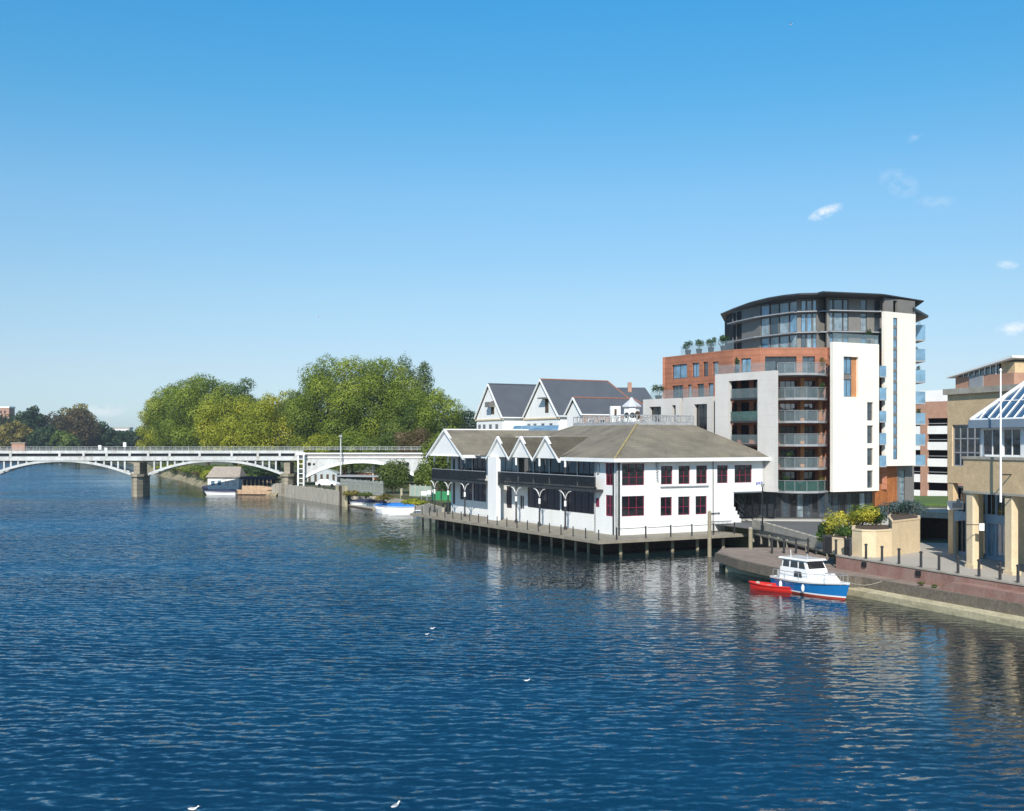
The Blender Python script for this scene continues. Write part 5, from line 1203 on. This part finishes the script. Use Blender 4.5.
fa, fb = PX(410,176), PX(436,172); m = MB(); m.obox(fa,fb,GZ,GZ+1.7,.08); m.build('panel',mat('pale green fence',(.30,.38,.32),.8,.15,1,6),t); m = MB()
for i in range(6): q = Vector(fa).lerp(Vector(fb),i/5); m.box(q.x-.08,q.x+.08,q.y-.12,q.y-.02,GZ,GZ+1.9)
m.build('post','concrete',t)
t = thing('green_hoarding', (*PX(440,163),GZ), 'bright green hoarding beyond the lawn, left of the pavilion', 'hoarding')
m = MB(); m.obox(PX(431,163.5),PX(451,162),GZ,GZ+1.35,.1); m.build('panel','greenboard',t); m = MB()
for px in (431.5,441,450.5): q = PX(px,162.5); m.box(q[0]-.06,q[0]+.06,q[1]-.1,q[1]+.1,GZ,GZ+1.5)
m.build('post','dark',t)
for i, (px, D, lab) in enumerate(((424,160,'white notice board standing on the lawn, left one'),(430,163,'white bench like frame on the lawn'))):
    x, y = PX(px,D); t = thing('notice_board',(x,y,GZ),lab,'board'); m = MB(); m.box(-.4,.4,-.03,.03,.9,1.5); m.build('board','white',t,local=True); m = MB(); m.bar((-.35,0,0),(-.35,0,.9),.04,4); m.bar((.35,0,0),(.35,0,.9),.04,4); m.build('leg','midgrey',t,local=True)
for i, (px, py, h, lab) in enumerate(((381,503.5,2.6,'left one of two pale mooring posts by the covered boats'),(401.5,507,3.2,'right one of two pale mooring posts by the covered boats'),(357.5,502.5,2.2,'slim pale post at the left end of the moored boats'))):
    x, y = G(px, py, .3); t = thing('mooring_post',(x,y,0),lab,'mooring post','mooring posts by the small boats'); m = MB(); m.bar((0,0,-1),(0,0,h),.24,8,.22); m.build('post','toe',t,local=True); m = MB(); m.bar((0,0,h),(0,0,h+.12),.26,8,.1); m.build('cap','concrete',t,local=True)
# boat shed and white store seen through the third arch
t = thing('storage_tank_shed', (*PX(322,238),GZ), 'pale grey rounded shed roof behind the third arch', 'shed')
m = MB(); q0 = PX(307,238); L_ = PX(337,238)[0]-q0[0]; n = 8; zt_ = Zy(469,238)
prof = [(0,GZ)]+[(L_*i/n, GZ+(zt_-GZ)*(.62+.38*math.sin(math.pi*i/n))) for i in range(n+1)]+[(L_,GZ)]
m.add([(q0[0]+a,q0[1],b) for a,b in prof]+[(q0[0]+a,q0[1]+8,b) for a,b in prof],[tuple(range(len(prof))),tuple(range(len(prof),2*len(prof)))]+[(i,i+1,len(prof)+i+1,len(prof)+i) for i in range(len(prof)-1)]); m.build('shell',mat('pale grey sheeting',(.42,.47,.48),.5,.1,.6),t)
m = MB()
for k in range(5): m.box(q0[0]+.3+k*1.3,q0[0]+.8+k*1.3,q0[1]-.1,q0[1]-.02,GZ,GZ+1.6)
m.build('doorway','dark_brown',t)
t = thing('orange_brick_wall', (*PX(365,250),GZ), 'low orange brick garden wall glimpsed under the third arch', 'wall')
m = MB(); m.obox(PX(350,250),PX(382,248),GZ,Zy(473,249),.3); m.build('wall',mat('orange brick',(.42,.20,.10),.9,.2,1,6),t); m = MB(); m.obox(PX(350,249.8),PX(382,247.8),Zy(473,249),Zy(473,249)+.15,.5); m.build('coping','concrete',t)
t = thing('dark_boat_shed', (*PX(352,212),GZ), 'low dark boat shed with pale roof edge under the third arch', 'shed')
m = MB(); m.obox(PX(340,214),PX(362,212),GZ,4.1,4); m.build('wall','dark',t); m = MB(); a, b = Vector(PX(336,213.5)), Vector(PX(379,210)); m.obox(a,b,4.1,4.35,5,-.3); m.build('roof','midgrey',t)

# ------------------------------------------------------------------ vehicles and boats
def car(name, label, x, y, z, rz, col, van=False, cat='car'):
    t = thing(name,(x,y,z),label,cat,rz=rz); L_, Wd = (4.9,1.9) if van else (4.3,1.75); h = 1.0; top = 2.0 if van else 1.45
    prof = [(-L_/2,.35),(-L_/2,h*.95),(-L_/2+.15,h),(-L_/2+.5,top-.05),(-L_/2+.8,top),(L_*.12,top),(L_*.28,h+.05),(L_/2-.1,h-.15),(L_/2,.55),(L_/2,.35)]
    if not van: prof = [(-L_/2,.35),(-L_/2,h*.9),(-L_/2+.5,h),(-L_/2+1.0,top-.03),(L_*.05,top),(L_*.25,h),(L_/2-.15,h-.2),(L_/2,.55),(L_/2,.35)]
    n = len(prof); vs = []
    for s in (-1,1):
        for a, b in prof: vs.append((a, s*(Wd/2-(.16 if b > h+.02 else 0)), b))
    m = MB(); m.add(vs,[tuple(range(n)),tuple(range(n,2*n))]+[(i,(i+1)%n,n+(i+1)%n,n+i) for i in range(n)]); m.build('body',col,t,local=True)
    m = MB()
    for s in (-1,1): yb = s*(Wd/2-.10); m.add([(-L_/2+.75,yb,h+.06),(L_*.17,yb,h+.06),(L_*.06,s*(Wd/2-.15),top-.12),(-L_/2+1.05,s*(Wd/2-.15),top-.12)],[(0,1,2,3)])
    m.build('side_glass','glass_dark',t,local=True)
    for a in (-L_*.31,L_*.31):
        for s in (-1,1): m = MB(); m.bar((a,s*(Wd/2-.2),.32),(a,s*(Wd/2+.02),.32),.32,14); m.build('wheel','black',t,local=True)
    return t
x, y = PX(328,205); car('parked_car','silver white car parked on the wall below the third arch',x,y,2.45,math.radians(-20),'gel')
x, y = PX(350,206); car('parked_car','dark car parked beside the silver one under the arch',x,y,2.45,math.radians(-15),'dark')

def hull(mb, L, B, zs, sheer=.25, rake=.12, full=.42, n=16, transom=.8):
    """bands of a boat hull: zs = list of height fractions with (z, width factor); bow at +x"""
    rows = []
    for z, wf, rk in zs:
        row = []
        for i in range(n+1):
            s = i/n; x = -L/2+L*s; xx = x+(rake*rk*L)*max(0,s-.55)/.45
            w_ = B/2*wf*(transom+(1-transom)*min(1,s/.35))*(1-max(0,(s-full)/(1-full))**2.2)
            row.append((xx, w_, z+(sheer*(max(0,s-.3)/.7)**2 if z > .25 else 0)))
        rows.append(row)
    for r0, r1 in zip(rows[:-1], rows[1:]):
        for sgn in (-1,1):
            vs = [(a,sgn*b,c) for a,b,c in r0]+[(a,sgn*b,c) for a,b,c in r1]
            mb.add(vs,[(i,i+1,n+2+i,n+1+i) for i in range(n)])
        mb.quad((r0[0][0],-r0[0][1],r0[0][2]),(r0[0][0],r0[0][1],r0[0][2]),(r1[0][0],r1[0][1],r1[0][2]),(r1[0][0],-r1[0][1],r1[0][2]))
    return rows
def deck(mb, row, dz=0, inset=0.0):
    for (a,b,c),(d,e,f) in zip(row[:-1],row[1:]):
        b2, e2 = max(0,b-inset), max(0,e-inset); mb.quad((a,-b2,c+dz),(a,b2,c+dz),(d,e2,f+dz),(d,-e2,f+dz))
# cabin cruiser
x, y = PX(811.5,79.2); hd = math.atan2(-.90,.44)
t = thing('cabin_cruiser',(x,y,0),'small blue and white cabin cruiser moored along the brown quay','boat',rz=hd)
Lc = 6.7
m = MB(); r = hull(m,Lc,2.5,[(-.3,.55,0),(.0,.78,.1),(.14,.84,.3)],rake=.06); m.build('bottom','antifoul',t,local=True)
m = MB(); r = hull(m,Lc,2.5,[(.14,.84,.3),(.24,.86,.4)],rake=.06,sheer=0); m.build('boot_stripe','gel',t,local=True)
m = MB(); r = hull(m,Lc,2.5,[(.24,.86,.4),(.86,1.0,1.2)],rake=.06); m.build('topsides','blue',t,local=True)
m = MB(); r = hull(m,Lc,2.56,[(.85,1.0,1.2),(.99,1.03,1.35)],rake=.06); deck(m,r[-1],-.03); m.build('gunwale','gel',t,local=True)
def cab(mb, x0, x1, w0, w1, z0, z1, f0=0.0, f1=0.0, tap=.88):
    mb.add([(x0,-w0,z0),(x1,-w1,z0),(x1,w1,z0),(x0,w0,z0),(x0+f0,-w0*tap,z1),(x1-f1,-w1*tap,z1),(x1-f1,w1*tap,z1),(x0+f0,w0*tap,z1)],[(0,1,5,4),(1,2,6,5),(2,3,7,6),(3,0,4,7),(4,5,6,7),(0,3,2,1)])
m = MB(); cab(m,-1.9,2.6,.98,.55,.96,1.62,.0,.75,.86); cab(m,-2.3,.75,1.0,.98,.96,1.8,.0,.15,.93); m.build('cabin','gel',t,local=True)
m = MB(); cab(m,-2.2,.6,.90,.88,1.8,2.42,.05,.38,.92); wh = m.build('wheelhouse','gel',t,local=True)
m = MB()
for s in (-1,1):
    for x0,x1,x2,x3 in ((-2.05,-1.35,-1.4,-2.0),(-1.22,-.42,-.5,-1.2),(-.3,.38,.14,-.34)): m.add([(x0,s*.915,1.86),(x1,s*.912,1.86),(x2,s*.855,2.32),(x3,s*.857,2.32)],[(0,1,2,3)])
m.quad((.585,-.75,1.88),(.585,.75,1.88),(.33,.70,2.34),(.33,-.70,2.34)); m.build('window','glass_dark',wh,local=True)
m = MB(); cab(m,-2.45,.55,1.0,.92,2.42,2.54,.06,.1,.93); m.build('roof','gel',wh,local=True)
m = MB()
for s in (-1,1): m.add([(-.75,s*1.005,1.22),(.15,s*1.0,1.22),(.0,s*.955,1.62),(-.72,s*.965,1.62)],[(0,1,2,3)])
m.build('cabin_window','glass_dark',t,local=True)
m = MB(); rail_pts = [(3.3,.35),(2.3,.85),(1.1,1.13),(0,1.2),(-1.5,1.2),(-2.9,1.1)]
for s in (-1,1):
    for (a,b),(c,d_) in zip(rail_pts[:-1],rail_pts[1:]): m.bar((a,s*b,1.55+.12*max(0,a)/3),(c,s*d_,1.55+.12*max(0,c)/3),.02,4)
    for a,b in rail_pts: m.bar((a,s*b,1.0),(a,s*b,1.55+.12*max(0,a)/3),.02,4)
m.bar((3.3,-.35,1.67),(3.3,.35,1.67),.02,4); m.build('guard_rail','midgrey',t,local=True)
m = MB(); m.bar((-2.2,0,2.5),(-2.25,0,3.0),.02,4); m.bar((-3.0,0,1.0),(-3.0,0,1.9),.04,5); m.box(-3.5,-3.15,-.2,.2,.3,1.15); m.build('mast_and_outboard','white',t,local=True)
for k in (-1.8,.6):
    m = MB(); m.ball((k,-1.32,.55),.12,.12,.28,8,6); m.build('fender','gel',t,local=True)
m = MB()
for a, b in (((3.2,.4,1.2),(4.6,2.2,1.3)),((-3.1,1.1,1.0),(-4.2,2.3,1.3))):
    prev = a
    for k in range(1,7): q = tuple(a[i]+(b[i]-a[i])*k/6 - (.25*math.sin(math.pi*k/6) if i == 2 else 0) for i in range(3)); m.bar(prev,q,.018,4); prev = q
m.build('mooring_rope','concrete',t,local=True)
m = MB(); r = hull(m,Lc,2.60,[(.82,1.02,1.15),(.87,1.03,1.2)],rake=.06); m.build('rubbing_strake','dark',t,local=True)
m = MB(); m.bar((-1.0,.5,2.54),(-1.0,.5,2.75),.05,6); m.ball((1.7,0,1.62),.25,.22,.08,8,5); m.bar((-2.9,-.6,1.0),(-2.9,-.6,1.5),.1,6); m.build('hatch_and_vent','midgrey',t,local=True)
# red dinghy
x, y = PX(771.5,80.8); t = thing('dinghy',(x,y,0),'small bright red dinghy tied behind the cabin cruiser','boat',rz=math.atan2(-2.0,2.45)+math.pi)
m = MB(); r = hull(m,3.3,1.3,[(-.12,.6,0),(.12,.85,.3),(.42,1.0,1.0)],rake=.05,sheer=.12); m.build('hull','red',t,local=True)
m = MB(); deck(m,r[-1],-.14,.12); m.build('inside',mat('faded red inside',(.45,.08,.06),.7,.2),t,local=True)
m = MB(); 
for (a,b,c),(d_,e,f) in zip(r[-1][:-1],r[-1][1:]):
    for s in (-1,1): m.bar((a,s*b,c),(d_,s*e,f),.055,6)
m.build('gunwale','red',t,local=True)
m = MB(); m.box(-.9,-.55,-.5,.5,.33,.38); m.box(.2,.5,-.5,.5,.33,.38); m.ball((1.1,0,.45),.18,.2,.18,8,5); m.build('thwart','concrete',t,local=True)

def small_boat(name, label, px, py, rz, L_, B, cover=None, cab_=False, group=None, hullcol='gel'):
    x, y = G(px,py,0); t = thing(name,(x,y,0),label,'boat',group,rz=rz)
    m = MB(); r = hull(m,L_,B,[(-.2,.6,0),(.15,.85,.3),(.75,1.0,1.0)],sheer=.2); m.build('hull',hullcol,t,local=True)
    if cover:
        rr = r[-1]; m = MB(); n = len(rr)
        mid = [(a,0,c+.55*math.sin(math.pi*min(1,(i+2)/(n+1)))**.6) for i,(a,b,c) in enumerate(rr)]
        for i in range(n-1):
            for s in (-1,1): m.quad((rr[i][0],s*(rr[i][1]+.03),rr[i][2]-.1),(rr[i+1][0],s*(rr[i+1][1]+.03),rr[i+1][2]-.1),(rr[i+1][0],s*rr[i+1][1]*.5,mid[i+1][2]-.1),(rr[i][0],s*rr[i][1]*.5,mid[i][2]-.1)); m.quad((rr[i][0],s*rr[i][1]*.5,mid[i][2]-.1),(rr[i+1][0],s*rr[i+1][1]*.5,mid[i+1][2]-.1),mid[i+1],mid[i])
        m.build('cover',cover,t,local=True)
    else:
        m = MB(); deck(m,r[-1],-.12,.1); m.build('deck','gel',t,local=True)
    if cab_:
        m = MB(); cab(m,-L_*.15,L_*.22,B*.33,B*.26,.65,1.35,.1,.5,.85); m.build('cabin','gel',t,local=True); m = MB(); m.quad((L_*.215,-B*.2,.8),(L_*.215,B*.2,.8),(L_*.12,B*.18,1.28),(L_*.12,-B*.18,1.28)); m.build('windscreen','glass_dark',t,local=True)
    return t
small_boat('motorboat','white boat under a navy blue cover, left of the two covered boats',369,507.0,math.radians(158),6.2,2.1,'navytarp')
small_boat('motorboat','white boat under a bright blue cover beside the boardwalk end',398,511,math.radians(170),6.4,2.2,'bluetarp')
small_boat('motorboat','little open white boat in front of the two covered boats',381,513.5,math.radians(120),3.2,1.5,None)
small_boat('motorboat','white open boat moored at the tip of the boardwalk',405,515.5,math.radians(185),4.6,1.7,None)
t = thing('pontoon',(*G(352,505,0),0),'low pale floating pontoon beside the navy covered boat','pontoon')
m = MB(); a, b = Vector(G(343,505.5)), Vector(G(372,510)); m.obox(a,b,-.2,.32,1.3); m.build('deck','concrete',t); m = MB(); m.obox(a+Vector((0,-.1)),b+Vector((0,-.1)),.0,.2,.1); m.build('fender_strip','dark_brown',t)
t = thing('pontoon',(*G(412,508,0),0),'pale floating pontoon at the foot of the lawn','pontoon')
m = MB(); a, b = Vector(G(402,506)), Vector(G(424,512)); m.obox(a,b,-.2,.4,1.6); m.build('deck','concrete',t); m = MB(); m.obox(a+Vector((0,-.1)),b+Vector((0,-.1)),.0,.2,.1); m.build('fender_strip','dark_brown',t)

# houseboats behind the bridge
x, y = PX(228,233); t = thing('houseboat',(x,y,0),'white houseboat with faded brown roof moored beyond the second arch','houseboat',rz=math.radians(-12))
m = MB(); r = hull(m,9.5,3.6,[(-.3,.7,0),(.8,1.0,.6)],sheer=.3); deck(m,r[-1],-.05); m.build('hull','navytarp',t,local=True)
m = MB(); cab(m,-3.9,3.2,1.5,1.5,.8,3.4,0,0,.98); hb = m.build('cabin','white',t,local=True)
m = MB(); m.add([(-4.2,-1.9,3.35),(3.6,-1.9,3.35),(3.6,1.9,3.35),(-4.2,1.9,3.35),(-3.2,0,5.6),(3.0,0,5.6)],[(0,1,5,4),(2,3,4,5),(1,2,5),(3,0,4),(0,3,2,1)]); m.build('roof','tileroof',hb,local=True)
m = MB()
for k in (-3.1,-1.6,.1,1.7): m.box(k,k+.8,-1.56,-1.5,1.7,2.6)
m.build('window','glass_blue',hb,local=True)
x, y = PX(224,230); small_boat('motorboat','small dark covered launch moored in front of the white houseboat',222,495.5,math.radians(175),6.0,2.0,'navytarp',hullcol='gel')
small_boat('motorboat','dark blue launch at the left end of the white houseboat',212,491,math.radians(190),3.6,1.6,'navytarp',hullcol='navytarp')
x, y = PX(260,225); t = thing('passenger_boat',(x,y,0),'varnished wooden river boat with dark canopy moored beside the white houseboat','boat',rz=math.radians(-6))
m = MB(); r = hull(m,9.0,3.2,[(-.3,.7,0),(.2,.95,.3)],sheer=0); m.build('lower_hull','dark_brown',t,local=True)
m = MB(); r = hull(m,9.0,3.2,[(.2,.95,.3),(1.1,1.0,.8)],sheer=.3); deck(m,r[-1],-.05); m.build('hull','barnwood',t,local=True)
m = MB(); 
for k in range(8):
    for s in (-1,1): m.box(-3.2+k*.85,-3.05+k*.85,s*1.35-.06,s*1.35+.06,1.05,3.2)
m.box(-3.3,2.9,-1.42,-1.3,1.05,1.9); m.box(-3.3,2.9,1.3,1.42,1.05,1.9); m.build('cabin_frame','barnwood',t,local=True)
m = MB(); cab(m,-3.7,3.2,1.7,1.7,3.2,3.75,.2,.2,.85); m.build('canopy','navytarp',t,local=True)
m = MB(); cab(m,-3.1,2.7,1.25,1.25,1.0,3.1,0,0,1); m.build('interior','interior',t,local=True)
x, y = G(276,493,0); small_boat('motorboat','dark green covered boat against the river wall under the bridge',272,493.3,math.radians(100),4.2,1.8,'dark_brown',hullcol='dark_brown')

# ------------------------------------------------------------------ trees
nmb = ['first','second','third','fourth','fifth','sixth','seventh']
G1 = [(.10,.15,.019),(.20,.265,.03),(.31,.36,.04)]; G2 = [(.16,.20,.019),(.31,.34,.029),(.45,.43,.042)]; G3 = [(.055,.098,.020),(.12,.175,.03),(.20,.25,.042)]
GD_ = [(.02,.042,.018),(.04,.075,.028),(.065,.105,.038)]; BRN = [(.05,.05,.02),(.11,.08,.035),(.17,.11,.045)]; YB = [(.10,.10,.02),(.22,.18,.04),(.34,.28,.07)]
TG = 'broad trees beyond the railway bridge'
def T(px, D): x, y = PX(px,D); return x, y
def hgt(py, D): return Zy(py,D)-GZ
tl = [  # px, D, top row, radius, palette, n, leaf, label, shape
 (180,345,377,12.5,G1,17000,.62,'large green dome shaped tree at the left end of the bridge trees','round'),
 (208,330,373,13.5,G1,19000,.62,'broad green tree rising behind the yellow green one','round'),
 (160,355,396,9,G2,9000,.62,'smaller rounded tree at the far left edge of the bridge trees','round'),
 (240,322,376,9,G3,9000,.6,'dark topped tree peeping between the two domes','round'),
 (236,285,391,10.5,G2,15000,.55,'yellow green tree above the second bridge arch','round'),
 (279,275,389,11.5,G2,17000,.55,'brightest yellow green tree left of the tallest tree','round'),
 (345,262,352,13.5,G1,26000,.5,'tallest wide green tree behind the third arch','round'),
 (313,268,367,8.5,G3,10000,.5,'loose edged green tree on the left shoulder of the tallest tree','round'),
 (378,258,356,10.5,G1,17000,.5,'green tree on the right shoulder of the tallest tree','round'),
 (403,268,353,5.2,G3,9000,.45,'taller of the two narrow poplars right of the tallest tree','tall'),
 (421,272,359,4.6,G3,8000,.45,'shorter narrow poplar at the right of the poplar pair','tall'),
 (428,250,386,9,G1,13000,.48,'mid green tree below the narrow poplars','round'),
 (404,246,404,7.5,G3,9000,.48,'rounded green tree in front of the poplars','round'),
 (461,270,408,8,GD_,9000,.48,'dark green tree just left of the white gabled houses','round'),
 (415,237,426,5.5,[(.10,.09,.03),(.20,.14,.07),(.28,.20,.11)],5500,.4,'brown tinged bushy tree behind the bridge end','round'),
 (385,240,430,6,G3,6000,.42,'low dark green tree behind the bridge parapet','round'),
 (440,232,437,5.5,G3,5500,.4,'low bushy tree between bridge and pavilion roof','round'),
 (320,246,432,7,G2,7000,.45,'low yellow green tree behind the bridge railing left of the light mast','round'),
 (352,248,428,7,G1,7000,.45,'low mid green tree behind the bridge railing right of the light mast','round'),
]
for i, (px, D, py, R_, pal, n, lf, lab, shp) in enumerate(tl):
    x, y = T(px, D); tree('poplar_tree' if shp == 'tall' else 'broadleaf_tree', lab, x, y, GZ, hgt(py,D), R_, pal, int(n*1.9), lf*.72, 200+i, shp, TG, trunk_h=.07, lobes=30 if R_ > 9 else 20, lobe=.27)
fl = [(4,640,412,15,GD_,'dark green tree at the far left edge beyond the river'),(24,645,411,14,GD_,'dark rounded tree second from the left beyond the river'),(31,630,404.5,9,GD_,'tall dark pointed tree beyond the river at left'),
 (14,610,420,10,YB,'small yellowing tree at the far left beyond the river'),(52,660,411,16,[(.05,.05,.03),(.09,.09,.05),(.13,.12,.06)],'wide olive brown tree beyond the river'),(76,625,408,15,BRN,'large reddish brown tree beyond the river'),
 (79,665,402,12,YB,'yellow topped tree rising behind the reddish brown one'),(45,605,425,9,GD_,'low very dark tree beyond the river near the reddish brown one'),(99,640,421,11,GD_,'dark green tree right of the reddish brown one'),
 (64,600,430,8,G3,'low mid green tree at the foot of the reddish brown one'),(122,700,430,10,GD_,'low dark tree far off just left of the green domes'),(134,640,429,10,GD_,'dark tree touching the left edge of the green domes'),(112,900,431,16,GD_,'hazy distant tree line clump in the river gap')]
for i, (px, D, py, R_, pal, lab) in enumerate(fl):
    x, y = T(px, D); tree('broadleaf_tree', lab, x, y, GZ, hgt(py,D), R_, pal, 4200, 1.25, 300+i, 'round', 'distant trees beyond the river bend', trunk_h=.05, lobes=22, lobe=.3)
# background continuation to the left and behind, kept simple but real
for i, px in enumerate((-30,-75,-120,-170)):
    x, y = T(px, 660); tree('broadleaf_tree', ['first','second','third','fourth'][i]+' distant tree outside the left edge of the view', x, y, GZ, 26, 16, GD_, 1500, 2.0, 330+i, 'round', 'distant trees beyond the river bend', trunk_h=.05, lobes=16)
for i, (x, y, h_) in enumerate(((92,232,12),(112,245,13),(134,238,12),(158,250,13),(184,246,12),(60,262,13),(76,250,12))):
    tree('broadleaf_tree', nmb[i]+' town tree hidden behind the flats and the car park, counted across', x, y, GZ, h_, 8, G3, 2600, .8, 440+i, 'round', 'town trees behind the car park', trunk_h=.12, lobes=16)
# bank bushes
for i, (px, D, py, R_, pal, lab) in enumerate(((166,352,467,6,G2,'far left yellow green bush on the bank under the second arch'),(184,325,466,6,G3,'green bush on the bank under the second arch, left of the houseboat'),(198,300,468,5.5,G1,'rounded bush on the bank just left of the houseboat'),
      (214,275,466,6,G1,'green bush on the bank behind the white houseboat'),(236,262,465,6,G3,'dark bush on the bank between houseboat and wooden boat'),(262,252,466,6,GD_,'very dark bush behind the wooden river boat'))):
    x, y = PX(px,D); shrub('bank_bush', lab, x, y, GZ, R_, Zy(py,D)-GZ+.3, pal, 3000, .42, 350+i, 'bushes on the bank beyond the bridge', 'bush', 10)
nm = ['first','second','third','fourth','fifth','sixth','seventh','eighth','ninth','tenth']
bp_ = [(-52,229.5),(-57,236),(-62,242),(-67,249),(-73,263),(-79,277),(-85,292),(-91,306),(-100,328),(-112,352)]
for i, (x, y) in enumerate(bp_): shrub('waterside_scrub', nm[i]+' clump of low scrub at the water edge upstream, counted from the bridge', x+.8, y+.6, 1.5, 2.6+.12*i, 2.2+.1*i, random.choice([G2,G1,G3,[(.16,.13,.05),(.28,.24,.10)]]), 900, .34, 400+i, 'scrub along the upstream bank', 'scrub', 7)
x, y = PX(394,184); shrub('round_bush','big round olive green bush by the small moored boats',x,y,GZ-.3,3.0,Zy(467,184)-GZ+1.6,[(.045,.085,.015),(.085,.13,.025),(.13,.17,.035)],9000,.26,370,None,'bush',16)
for i, (px, D, R_, H_, lab) in enumerate(((436,166,3.2,9.5,'tall green ivy clad tree left of the pavilion veranda'),(446,170,3.5,10,'leafy green tree right behind the pavilion veranda end'),(424,196,2,5,'green shrub beside the bridge abutment'))):
    x, y = PX(px,D); shrub('leafy_shrub', lab, x, y, GZ, R_, H_, G3, 4500, .32, 380+i, 'greenery beside the pavilion', 'shrub', 14)
for i, (px, D, R_, H_, pal) in enumerate(((352,184,1.6,1.2,YB),(366,180,1.6,1.0,G3),(384,172,2,1.2,YB),(410,163,2,.9,G2),(418,160,1.5,.8,G2))):
    x, y = PX(px,D); shrub('bank_weeds', ['leftmost','second','third','fourth','rightmost'][i]+' clump of rough weeds along the bank behind the moored boats', x, y, 1.6, R_, H_, pal, 700, .22, 390+i, 'weeds along the bank', 'weeds', 6)
# far buildings
for px, D, y0, y1, w_, col, lab in ((2,700,408,414,9,'pinkbrick','distant pink and white block above the trees at far left edge'),(121,900,428.5,433,14,'white','distant white flat roofed block in the river gap'),(118,720,433,441,13,'pinkbrick','distant brick houses low in the river gap'),(133,800,434,442,5,'white','small distant pale house beside the green domes')):
    x, y = PX(px,D); t = thing('distant_building',(x,y,GZ),lab,'building'); zt_ = Zy(y0,D)-GZ; m = MB(); m.box(-w_/2,w_/2,0,8,0,zt_); m.build('wall',col,t,local=True); m = MB(); m.box(-w_/2-.3,w_/2+.3,-.3,8.3,zt_,zt_+1.0); m.build('roof','white' if col == 'pinkbrick' and D == 700 else 'tileroof' if col == 'pinkbrick' else 'concrete',t,local=True)
    m = MB()
    for k in range(int(w_/2.5)): m.box(-w_/2+.8+k*2.5,-w_/2+1.9+k*2.5,-.08,-.01,zt_-3.4,zt_-1.6)
    m.build('window','glass_dark',t,local=True)

# ------------------------------------------------------------------ gulls
def gull(label, x, y, z, rz, s=1.0, flying=False):
    t = thing('gull',(x,y,z),label,'gull','gulls on the river' if not flying else 'flying gulls',rz=rz); s *= .52
    m = MB(); secs = [(-.26,.02,.10),(-.16,.06,.09),(-.02,.085,.085),(.10,.07,.10),(.16,.042,.15),(.20,.045,.20),(.245,.035,.215),(.275,.01,.21)]
    n = 8; vs = []
    for a, r, c in secs:
        for j in range(n): th = 2*math.pi*j/n; vs.append((a*s, r*math.cos(th)*s, (c+r*.85*math.sin(th))*s))
    fs = [(i*n+j,i*n+(j+1)%n,(i+1)*n+(j+1)%n,(i+1)*n+j) for i in range(len(secs)-1) for j in range(n)]+[tuple(range(n)),tuple(range((len(secs)-1)*n,len(secs)*n))]
    m.add(vs,fs); m.build('body','gullwhite',t,smooth=True,local=True)
    m = MB()
    for sg in (-1,1):
        if flying: m.add([(.08,0,.13),(-.1,0,.13),(-.02,sg*.35,.25),(.1,sg*.35,.25),(-.14,sg*.75,.2)],[(0,1,2,3),(3,2,4)])
        else: m.add([(.08,sg*.07,.13),(-.05,sg*.088,.12),(-.30,sg*.02,.13),(-.1,sg*.03,.175),(.08,sg*.03,.165)],[(0,1,2,3,4)])
    m.v = [(a*s,b*s,c*s) for a,b,c in m.v]; m.build('wings','gullgrey',t,local=True)
    m = MB(); m.bar((.27*s,0,.208*s),(.32*s,0,.2*s),.012*s,5,.004*s); m.build('beak','beak',t,local=True)
    return t
for px, py, lab, s in ((432.5,629,'white gull swimming, nearer the middle, right one of a close pair',1.15),(427,634.5,'white gull swimming, left and lower one of the close pair',.85),(527,681,'single white gull on the water right of the close pair',1.0),(395.5,807,'white gull at the bottom edge of the river, right one of two',1.35),(193.5,810,'white gull at the bottom edge of the river, left one of two',1.2),(60,464.5,'tiny white gull on the water seen through the left arch',2.2)):
    x, y = G(px,py,0); gull(lab,x,y,-.02,random.uniform(-.6,.6) if px != 395.5 else .9,s)
x, y = PX(318,120); gull('white gull flying in the sky above the trees',x,y,Zy(317.5,120),.2,1.0,True)
x, y = PX(791,90); gull('white gull flying high in the sky near the top of the view',x,y,Zy(25,90),-.3,.9,True)
# ------------------------------------------------------------------ summer haze
hm, hnt = nt_new('thin air'); ho = N(hnt,'ShaderNodeOutputMaterial'); hv = N(hnt,'ShaderNodeVolumePrincipled')
hv.inputs['Color'].default_value = (.80,.88,1,1); hv.inputs['Density'].default_value = .00015; hv.inputs['Anisotropy'].default_value = .2
hnt.links.new(hv.outputs[0], ho.inputs['Volume'])
m = MB(); m.box(-6100,6100,-400,9100,-3,42); hz = m.build('haze', hm, None); tag(hz, kind='stuff')
